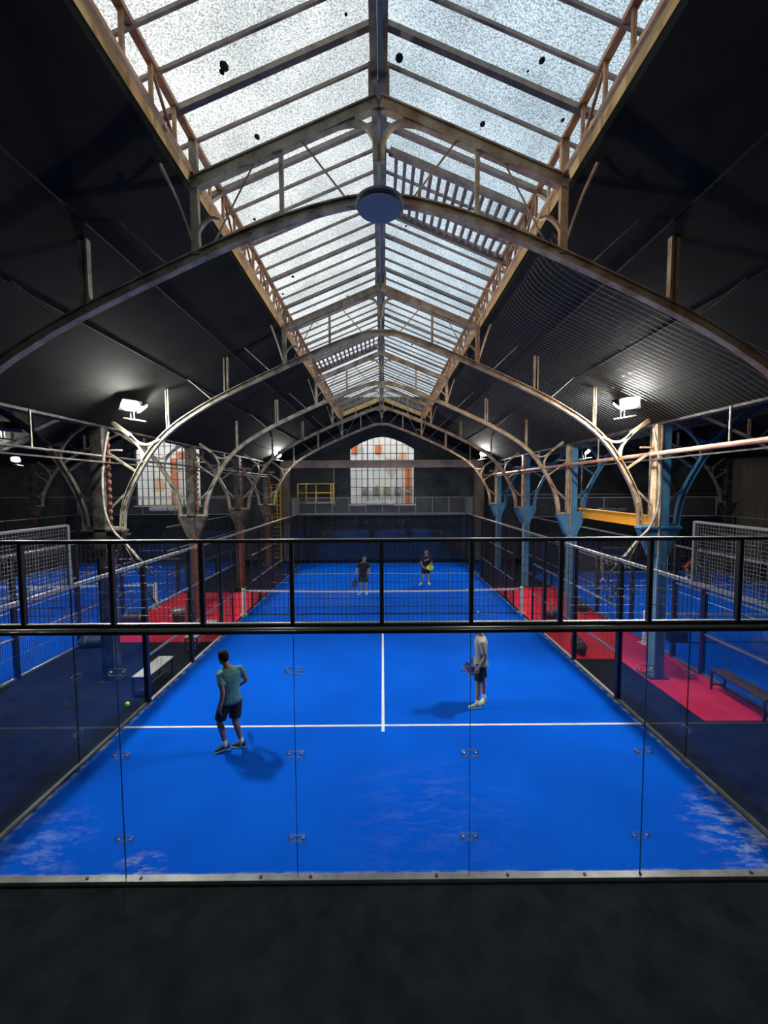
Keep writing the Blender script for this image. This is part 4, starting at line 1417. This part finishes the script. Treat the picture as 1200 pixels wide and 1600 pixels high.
def person(label, J, col, fine=True, face=None, hair_style='short', cap=None):
    """J: joint positions in world space; body is one voxel-fused skin, clothes are children"""
    rx, ry = J['root']
    root = thing('person', label, 'person', (rx, ry, 0.012))
    F = Vector((*J['face_torso'], 0)).normalized()
    Hf = Vector((*J['face_head'], 0)).normalized()
    S = Vector((-F.y, F.x, 0))
    vox = 0.006 if fine else 0.010
    neck, pel, head = Vector(J['neck']), Vector(J['pelvis']), Vector(J['head'])
    shL, shR = Vector(J['shL']), Vector(J['shR'])
    chest = lerp(pel, neck, 0.62)
    axis = (neck - pel)
    acr = (shL - shR); acr.z = 0; acr.normalize()
    Ft = Vector((acr.y, -acr.x, 0))
    if Ft.dot(F) < 0:
        Ft = -Ft
    hw = J.get('build', 1.0)

    def trunk(mb, g=0.0, lo=-0.10, hi=1.0, flare=0.0):
        prof_ = [(-0.14, 0.145, 0.10), (-0.05, 0.165, 0.115), (0.08, 0.155, 0.11), (0.25, 0.14, 0.10), (0.45, 0.155, 0.11), (0.65, 0.18, 0.12), (0.82, 0.19, 0.115), (0.93, 0.15, 0.09), (1.0, 0.075, 0.068)]
        rings = []
        for t, w, d_ in prof_:
            if t < lo - 1e-6 or t > hi + 1e-6:
                continue
            fl = flare if t <= lo + 0.16 else 0
            rings.append(ring_e(pel + axis * t, Ft if t > 0.4 else (F * (1 - t / 0.4 if t > 0 else 1) + Ft * (t / 0.4 if t > 0 else 0)), (w + g + fl) * hw, d_ + g + fl))
        mb.loft(rings)

    # ---- skin
    mb = MB()
    trunk(mb)
    R = Matrix.Rotation(math.atan2(Hf.y, Hf.x) - PI / 2, 3, 'Z')
    tl = J.get('nod', 0.0)
    R = R @ Matrix.Rotation(-tl, 3, 'X')
    up = R @ Vector((0, 0, 1)); fw = R @ Vector((0, 1, 0)); sd = R @ Vector((1, 0, 0))
    mb.tube([neck - up * 0.03, lerp(neck, head, 0.55)], [0.062, 0.055], 12)
    mb.ell(head + up * 0.02, 0.076, 0.094, 0.105, R, 16, 12)
    mb.ell(head + fw * 0.028 - up * 0.055, 0.056, 0.062, 0.062, R, 14, 10)         # jaw
    mb.ell(head + fw * 0.072 - up * 0.093, 0.022, 0.018, 0.016, R, 10, 6)           # chin
    mb.tube([head + fw * 0.088 + up * 0.018, head + fw * 0.112 - up * 0.022, head + fw * 0.09 - up * 0.032], [0.009, 0.015, 0.012], 8)   # nose
    mb.tube([head + fw * 0.086 - up * 0.056 - sd * 0.022, head + fw * 0.096 - up * 0.056, head + fw * 0.086 - up * 0.056 + sd * 0.022], 0.008, 8)    # lips
    mb.tube([head + fw * 0.084 + up * 0.028 - sd * 0.045, head + fw * 0.094 + up * 0.03, head + fw * 0.084 + up * 0.028 + sd * 0.045], 0.009, 8)   # brow
    for q in (-1, 1):
        mb.ell(head + sd * (q * 0.078) - fw * 0.004 - up * 0.005, 0.010, 0.020, 0.032, R, 8, 6)
    for q, sh, el, wr, hd in ((1, 'shL', 'elL', 'wrL', 'handL'), (-1, 'shR', 'elR', 'wrR', 'handR')):
        a, e, w = Vector(J[sh]), Vector(J[el]), Vector(J[wr])
        mb.tube([lerp(a, neck, 0.35) - Vector((0, 0, 0.04)), a - Vector((0, 0, 0.02)), lerp(a, e, 0.3), lerp(a, e, 0.7), e, lerp(e, w, 0.25), lerp(e, w, 0.7), w], [0.055, 0.058, 0.052, 0.044, 0.038, 0.042, 0.032, 0.026], 12)
        hd_ = J.get(hd, {})
        dd = Vector(hd_.get('d', (w - e)))
        hand(mb, w, dd, hd_.get('palm', -S * q), hd_.get('thumb', F), hd_.get('curl', 0.5))
    for q, hp, kn, an in ((1, 'hipL', 'knL', 'anL'), (-1, 'hipR', 'knR', 'anR')):
        h = Vector(J[hp]) if hp in J else pel + S * (q * 0.085) - Vector((0, 0, 0.05))
        k_, a = Vector(J[kn]), Vector(J[an])
        back = -Vector((*J['foot' + hp[-1]], 0)).normalized()
        mb.tube([h + Vector((0, 0, 0.05)), h, lerp(h, k_, 0.35), lerp(h, k_, 0.75), k_, lerp(k_, a, 0.30) + back * 0.012, lerp(k_, a, 0.7), a + Vector((0, 0, 0.02)), a - Vector((0, 0, 0.035))],
                [0.075, 0.088, 0.080, 0.060, 0.052, 0.055, 0.038, 0.031, 0.034], 14)
    body = obj('body', mb, col['skin'], root)
    _fuse(body, vox)
    # eyes
    for q in (-1, 1):
        obj('eye', MB().ell(head + fw * 0.084 + up * 0.008 + sd * (q * 0.031), 0.012, 0.008, 0.007, R, 8, 6), M['eye'], body)
    # ---- hair
    mb = MB()
    rings = []
    m_, n_ = 12, 24
    for i in range(1, m_):
        t = PI * i / m_
        ring = []
        for k in range(n_):
            a = 2 * PI * k / n_
            p = Vector((0.090 * math.sin(t) * math.cos(a), 0.108 * math.sin(t) * math.sin(a), -0.120 * math.cos(t)))
            # keep the hair above a line that is low at the nape and high at the forehead
            lim = -0.088 + (0.145 if p.y > 0.02 else 0.0) + (0.055 if abs(p.x) > 0.06 and -0.03 < p.y <= 0.02 else 0)
            if p.z < lim:
                s_ = 0.80
                p = Vector((p.x * s_, p.y * s_, max(p.z, lim - 0.004)))
            ring.append(head + up * 0.026 - fw * 0.006 + R @ p)
        rings.append(ring)
    mb.loft(rings)
    ho = obj('hair', mb, col['hair'], root, smooth=True)
    if cap:
        mb = MB()
        mb.ell(head + up * 0.05 - fw * 0.004, 0.090, 0.106, 0.088, R, 16, 8)
        q = [head + up * 0.055 + fw * 0.09 + sd * s_ * 0.07 for s_ in (-1, 1)] + [head + up * 0.035 + fw * 0.175 + sd * s_ * 0.05 for s_ in (1, -1)]
        n0 = len(mb.v)
        mb.add([v_ for v_ in q] + [v_ + up * 0.008 for v_ in q], [(0, 1, 2, 3), (4, 5, 6, 7), (0, 1, 5, 4), (1, 2, 6, 5), (2, 3, 7, 6), (3, 0, 4, 7)])
        obj('cap', mb, cap, root, smooth=False)
    # ---- shirt
    mb = MB()
    trunk(mb, 0.016, -0.14 if not J.get('tuck') else 0.08, 0.93, 0.012)
    top = pel + axis * 0.93
    mb.loft([ring_e(top, Ft, 0.165 * hw, 0.105), ring_e(pel + axis * 0.985, Ft, 0.092, 0.082)])
    for sh, el in (('shL', 'elL'), ('shR', 'elR')):
        a, e = Vector(J[sh]), Vector(J[el])
        L2 = J.get('sleeve', 0.72)
        mb.tube([lerp(a, neck, 0.55) - Vector((0, 0, 0.035)), a - Vector((0, 0, 0.022)), lerp(a, e, 0.35), lerp(a, e, L2)], [0.060, 0.062, 0.061, 0.063], 14)
    so = obj('shirt', mb, col['shirt'], root)
    _fuse(so, vox * 1.2, 2)
    if col.get('stripe'):
        c = pel + axis * 0.66
        P = [c + Ft * (0.148 - 0.03 * abs(t)) + Vector((-Ft.y, Ft.x, 0)) * (t * 0.11) + Vector((0, 0, 0.03 * t)) for t in (-1, -0.5, 0, 0.5, 1)]
        obj('stripe', MB().tube(P, 0.018, 6), col['stripe'], so, label='white stripe across the chest')
    # ---- shorts
    mb = MB()
    trunk(mb, 0.013, -0.14, 0.08, 0.0)
    for q, hp, kn in ((1, 'hipL', 'knL'), (-1, 'hipR', 'knR')):
        h = Vector(J[hp]) if hp in J else pel + S * (q * 0.085) - Vector((0, 0, 0.05))
        k_ = Vector(J[kn])
        LS = J.get('shorts', 0.72)
        mb.tube([h + Vector((0, 0, 0.06)), h, lerp(h, k_, 0.4), lerp(h, k_, LS)], [0.085, 0.108, 0.106, 0.100], 16)
    sh_ = obj('shorts', mb, col['shorts'], root)
    _fuse(sh_, vox * 1.2, 2)
    # ---- socks and shoes
    for hp in ('L', 'R'):
        a = Vector(J['an' + hp]); fd = Vector((*J['foot' + hp], 0)).normalized()
        k_ = Vector(J['kn' + hp])
        lift = J.get('lift' + hp, 0.0)
        hs = J.get('sock', 0.08)
        obj('sock', MB().tube([a - Vector((0, 0, 0.04)), a, a + (k_ - a).normalized() * hs], [0.045, 0.040, 0.041], 14), M['sock'], root, smooth=True)
        fs = Vector((-fd.y, fd.x, 0))
        base = Vector((a.x, a.y, a.z - 0.085))
        rings, srings = [], []
        for t, w, hgt in ((-0.080, 0.028, 0.062), (-0.068, 0.038, 0.100), (-0.03, 0.043, 0.116), (0.03, 0.045, 0.108), (0.07, 0.048, 0.088), (0.115, 0.051, 0.072), (0.150, 0.047, 0.064), (0.175, 0.032, 0.048)):
            drop = -lift * max(0.0, (t - 0.05)) * 2.0
            c = base + fd * t + Vector((0, 0, drop))
            ring = []
            for k in range(14):
                an_ = 2 * PI * k / 14
                z = 0.022 + (hgt - 0.022) * (0.5 + 0.5 * math.sin(an_)) if math.sin(an_) > 0 else 0.022 + 0.3 * (hgt - 0.022) * 0.5 * (1 + math.sin(an_))
                zz = 0.018 + (hgt - 0.018) * max(0, math.sin(an_)) ** 0.7
                ring.append(c + fs * (w * math.cos(an_) * (1 - 0.25 * max(0, math.sin(an_)))) + Vector((0, 0, zz)))
            rings.append(ring)
            srings.append([c + fs * ((w + 0.006) * math.cos(2 * PI * k / 12)) + Vector((0, 0, 0.017 + 0.017 * math.sin(2 * PI * k / 12))) for k in range(12)])
        so_ = obj('shoe', MB().loft(rings), col['shoe'], root, smooth=True)
        obj('sole', MB().loft(srings), col.get('sole', M['white']), so_)
    return root


def _fuse(o, vox, it=3):
    md = o.modifiers.new('remesh', 'REMESH')
    md.mode = 'VOXEL'
    md.voxel_size = vox
    md.use_smooth_shade = True
    sm = o.modifiers.new('smooth', 'SMOOTH')
    sm.iterations = it
    sm.factor = 0.5


def racket(grip, d, nrm, label, face, frame):
    """padel racket: short handle, open throat, thick perforated oval face"""
    g = Vector(grip); d = Vector(d).normalized(); n = Vector(nrm); n = (n - d * n.dot(d)).normalized()
    s = d.cross(n)
    root = thing('padel_racket', label, 'racket', tuple(g), 'padel rackets')
    out = []
    N_ = 32
    c = g + d * 0.285
    for k in range(N_):
        a = 2 * PI * k / N_
        ca, sa = math.cos(a), math.sin(a)
        w = 0.128 * sa * (1.0 if ca > -0.2 else 1 - 0.30 * (-ca - 0.2))
        out.append((0.135 * ca, w))
    def plate(sc_, t):
        return MB().loft([[c + d * (p[0] * sc_) + s * (p[1] * sc_) + n * z for p in out] for z in (-t, t)])
    obj('head', plate(0.94, 0.017), face, root)
    rim = MB().tube([c + d * p[0] + s * p[1] for p in out + [out[0]]], 0.019, 8)
    obj('rim', rim, frame, root)
    mb = MB()
    for i in range(-3, 4):
        for j in range(-3, 4):
            if i * i + j * j <= 9:
                q = c + d * (i * 0.027) + s * (j * 0.027)
                mb.tube([q - n * 0.0185, q + n * 0.0185], 0.006, 6)
    obj('hole', mb, M['black'], root, label='drilled holes in the face')
    mb = MB()
    for q in (-1, 1):
        mb.tube([g + d * 0.05 + s * (q * 0.012), g + d * 0.17 + s * (q * 0.062)], [0.013, 0.014], 8)
    obj('throat', mb, frame, root)
    obj('handle', MB().tube([g - d * 0.075, g - d * 0.065, g + d * 0.06], [0.018, 0.0155, 0.015], 12), M['black'], root)
    return root


C_teal = noisy('teal_tee', (0.075, 0.20, 0.22), (0.12, 0.29, 0.30), scale=5, rough=0.85)
C_black = flat('black_cloth', (0.012, 0.012, 0.015), 0.85)
C_navy = flat('navy_cloth', (0.012, 0.02, 0.045), 0.85)
C_khaki = noisy('khaki_grey_tee', (0.33, 0.33, 0.27), (0.44, 0.43, 0.36), scale=6, rough=0.85)
C_lime = noisy('pale_lime_shoe', (0.45, 0.62, 0.28), (0.70, 0.80, 0.52), scale=25, rough=0.5)
C_darkgreen = noisy('dark_green_shoe', (0.01, 0.05, 0.05), (0.02, 0.10, 0.09), scale=20, rough=0.5)
C_whiteshoe = flat('white_shoe', (0.75, 0.75, 0.76), 0.5)
C_red = flat('red_tee', (0.60, 0.02, 0.03), 0.85)
C_beige = flat('pale_beige_cloth', (0.40, 0.33, 0.26), 0.85)
C_face_black = flat('racket_black', (0.015, 0.015, 0.018), 0.35)
C_face_yellow = flat('racket_yellow_green', (0.62, 0.80, 0.05), 0.4)
C_face_red = flat('racket_red', (0.35, 0.03, 0.05), 0.4)
C_pattern = flat('dark_brown_cap', (0.06, 0.04, 0.03), 0.8)

# player in teal, back to the viewer, looking left
person('person in a teal T-shirt and black shorts walking, seen from behind', dict(
    root=(-2.68, 2.40), face_torso=(-0.62, 0.78), face_head=(-0.80, 0.45), nod=0.25,
    head=(-2.775, 2.45, 1.625), neck=(-2.69, 2.42, 1.475), pelvis=(-2.655, 2.42, 0.93),
    shL=(-2.79, 2.31, 1.40), shR=(-2.52, 2.52, 1.425),
    elL=(-2.70, 2.20, 1.12), wrL=(-2.735, 2.17, 0.89), handL=dict(d=(-0.10, -0.05, -1), palm=(0.5, 0.5, 0), thumb=(-1, 0.3, 0), curl=0.55),
    elR=(-2.44, 2.60, 1.16), wrR=(-2.62, 2.72, 0.99), handR=dict(d=(-1, 0.05, -0.25), palm=(0, -0.6, -0.4), thumb=(-0.1, 0, 1), curl=1.25),
    hipL=(-2.73, 2.36, 0.88), hipR=(-2.58, 2.47, 0.88),
    knL=(-2.84, 2.36, 0.51), knR=(-2.60, 2.44, 0.49), anL=(-2.74, 2.34, 0.125), anR=(-2.50, 2.46, 0.100),
    footL=(-0.95, -0.30), footR=(-1.0, 0.0), liftL=0.12, shorts=0.80, sleeve=0.62),
    dict(skin=M['skin_tan'], hair=M['hair'], shirt=C_teal, shorts=C_black, shoe=C_darkgreen))
racket((-2.72, 2.72, 0.93), (-0.30, 0.75, -0.25), (0.85, 0.30, 0.2), 'dark racket held in front by the player in teal', C_face_black, C_face_black)

# player in khaki, side view facing left
person('person in a khaki grey T-shirt and navy shorts standing in profile, pale lime shoes', dict(
    root=(2.03, 3.80), face_torso=(-0.96, -0.25), face_head=(-1, 0.0), nod=0.1,
    head=(1.985, 3.82, 1.645), neck=(2.045, 3.80, 1.485), pelvis=(2.04, 3.80, 0.93), build=0.95,
    shL=(2.02, 3.62, 1.415), shR=(2.07, 3.98, 1.41),
    elL=(2.075, 3.56, 1.12), wrL=(1.955, 3.58, 0.90), handL=dict(d=(-0.7, -0.05, -0.7), palm=(0.5, 0.6, -0.4), thumb=(-0.3, 0.2, 1), curl=1.1),
    elR=(2.12, 4.02, 1.12), wrR=(1.95, 3.95, 0.92), handR=dict(d=(-0.8, -0.15, -0.5), palm=(0, -1, 0), thumb=(-0.3, 0, 1), curl=1.1),
    hipL=(2.02, 3.72, 0.88), hipR=(2.06, 3.88, 0.88),
    knL=(1.965, 3.70, 0.50), knR=(2.12, 3.90, 0.50), anL=(1.945, 3.67, 0.10), anR=(2.145, 3.93, 0.10),
    footL=(-1.0, -0.10), footR=(-0.55, -0.83), shorts=0.78, sleeve=0.75),
    dict(skin=M['skin'], hair=M['hair'], shirt=C_khaki, shorts=C_navy, shoe=C_lime), cap=C_pattern)
racket((1.90, 3.64, 0.86), (-0.25, 0.90, -0.42), (0.9, 0.25, 0.35), 'dark red racket held low by the player in khaki', C_face_red, C_face_black)

# far left player, front view
person('person in black T-shirt and dark shorts beyond the net, racket hanging in one hand', dict(
    root=(-0.82, 12.75), face_torso=(-0.15, -1), face_head=(0.1, -1),
    head=(-0.77, 12.72, 1.565), neck=(-0.80, 12.75, 1.415), pelvis=(-0.84, 12.75, 0.88),
    shL=(-0.62, 12.76, 1.345), shR=(-1.00, 12.78, 1.335),
    elL=(-0.58, 12.72, 1.07), wrL=(-0.61, 12.60, 0.86), handL=dict(palm=(-1, 0, 0), thumb=(0, -1, 0.2), curl=0.6),
    elR=(-1.10, 12.76, 1.09), wrR=(-1.14, 12.64, 0.88), handR=dict(d=(-0.05, -0.3, -1), palm=(1, 0, 0), thumb=(0, -1, 0.2), curl=1.2),
    knL=(-0.70, 12.70, 0.47), knR=(-0.97, 12.66, 0.48), anL=(-0.70, 12.80, 0.10), anR=(-1.00, 12.75, 0.10),
    footL=(0.15, -1), footR=(-0.2, -1), shorts=0.75, sleeve=0.7),
    dict(skin=M['skin'], hair=M['hair'], shirt=C_black, shorts=flat('charcoal_shorts', (0.03, 0.035, 0.035), 0.85), shoe=C_whiteshoe), fine=False)
racket((-1.15, 12.58, 0.80), (-0.12, -0.25, -1), (0.7, -0.7, 0), 'grey racket hanging from the hand of the far left player', flat('racket_grey', (0.12, 0.13, 0.18), 0.4), C_face_black)

# far right player, front view with yellow racket
person('person in black T-shirt with a white chest stripe, facing the viewer beyond the net', dict(
    root=(2.03, 14.4), face_torso=(0.0, -1), face_head=(-0.05, -1), build=1.0,
    head=(2.04, 14.36, 1.545), neck=(2.04, 14.4, 1.395), pelvis=(2.03, 14.42, 0.85),
    shL=(2.23, 14.40, 1.32), shR=(1.85, 14.40, 1.32),
    elL=(2.29, 14.34, 1.06), wrL=(2.13, 14.20, 0.90), handL=dict(d=(-0.8, -0.4, -0.3), palm=(0, 0.4, 1), thumb=(0, -0.6, 0.8), curl=1.0),
    elR=(1.79, 14.34, 1.06), wrR=(1.88, 14.20, 0.88), handR=dict(d=(0.6, -0.4, -0.4), palm=(0.3, 0.8, 0.2), thumb=(0, -0.3, 1), curl=1.1),
    knL=(2.13, 14.36, 0.46), knR=(1.88, 14.34, 0.46), anL=(2.17, 14.44, 0.10), anR=(1.80, 14.40, 0.10),
    footL=(0.15, -1), footR=(-0.55, -0.85), shorts=0.70, sleeve=0.7),
    dict(skin=M['skin'], hair=M['hair'], shirt=C_black, shorts=C_black, shoe=C_whiteshoe, stripe=M['white']), fine=False)
racket((1.90, 14.10, 0.84), (0.5, -0.05, 0.10), (0.1, -1, 0.35), 'yellow-green racket held across the waist by the far right player', C_face_yellow, C_face_yellow)

# right court: red player lunging, pale player standing
person('person in a red T-shirt lunging low on the right court', dict(
    root=(14.95, 15.2), face_torso=(-1, -0.35), face_head=(0.2, -1), nod=0.2,
    head=(15.16, 15.02, 1.16), neck=(15.10, 15.10, 1.03), pelvis=(14.98, 15.40, 0.62),
    shL=(14.95, 14.98, 0.98), shR=(15.16, 15.26, 1.0),
    elL=(14.72, 14.92, 0.82), wrL=(14.52, 14.86, 0.66), handL=dict(palm=(0, -1, 0), thumb=(0, 0, 1), curl=0.8),
    elR=(15.36, 15.22, 0.84), wrR=(15.40, 15.02, 0.66), handR=dict(palm=(0, 1, 0), thumb=(0, 0, 1), curl=0.6),
    knL=(14.80, 15.12, 0.46), knR=(15.25, 15.55, 0.34), anL=(14.86, 15.22, 0.10), anR=(15.42, 15.80, 0.12),
    footL=(-1, -0.3), footR=(-1, -0.3), shorts=0.7, sleeve=0.6),
    dict(skin=M['skin'], hair=M['hair'], shirt=C_red, shorts=C_black, shoe=C_whiteshoe), fine=False)
person('person in a pale top with bare legs standing far off on the right court', dict(
    root=(10.48, 15.0), face_torso=(0.5, -1), face_head=(0.6, -1),
    head=(10.40, 14.94, 1.47), neck=(10.42, 15.0, 1.33), pelvis=(10.48, 15.0, 0.82),
    shL=(10.60, 15.06, 1.26), shR=(10.26, 14.94, 1.26),
    elL=(10.70, 15.0, 1.02), wrL=(10.76, 14.82, 0.88), handL=dict(palm=(-1, 0, 0), thumb=(0, 0, 1), curl=1.0),
    elR=(10.30, 14.86, 1.02), wrR=(10.50, 14.72, 0.92), handR=dict(palm=(1, 0, 0), thumb=(0, 0, 1), curl=1.0),
    knL=(10.58, 14.92, 0.44), knR=(10.38, 14.84, 0.44), anL=(10.64, 14.98, 0.10), anR=(10.36, 14.92, 0.10),
    footL=(0.4, -1), footR=(0.1, -1), shorts=0.5, sleeve=0.6),
    dict(skin=M['skin'], hair=M['hair'], shirt=C_beige, shorts=C_beige, shoe=C_whiteshoe), fine=False)
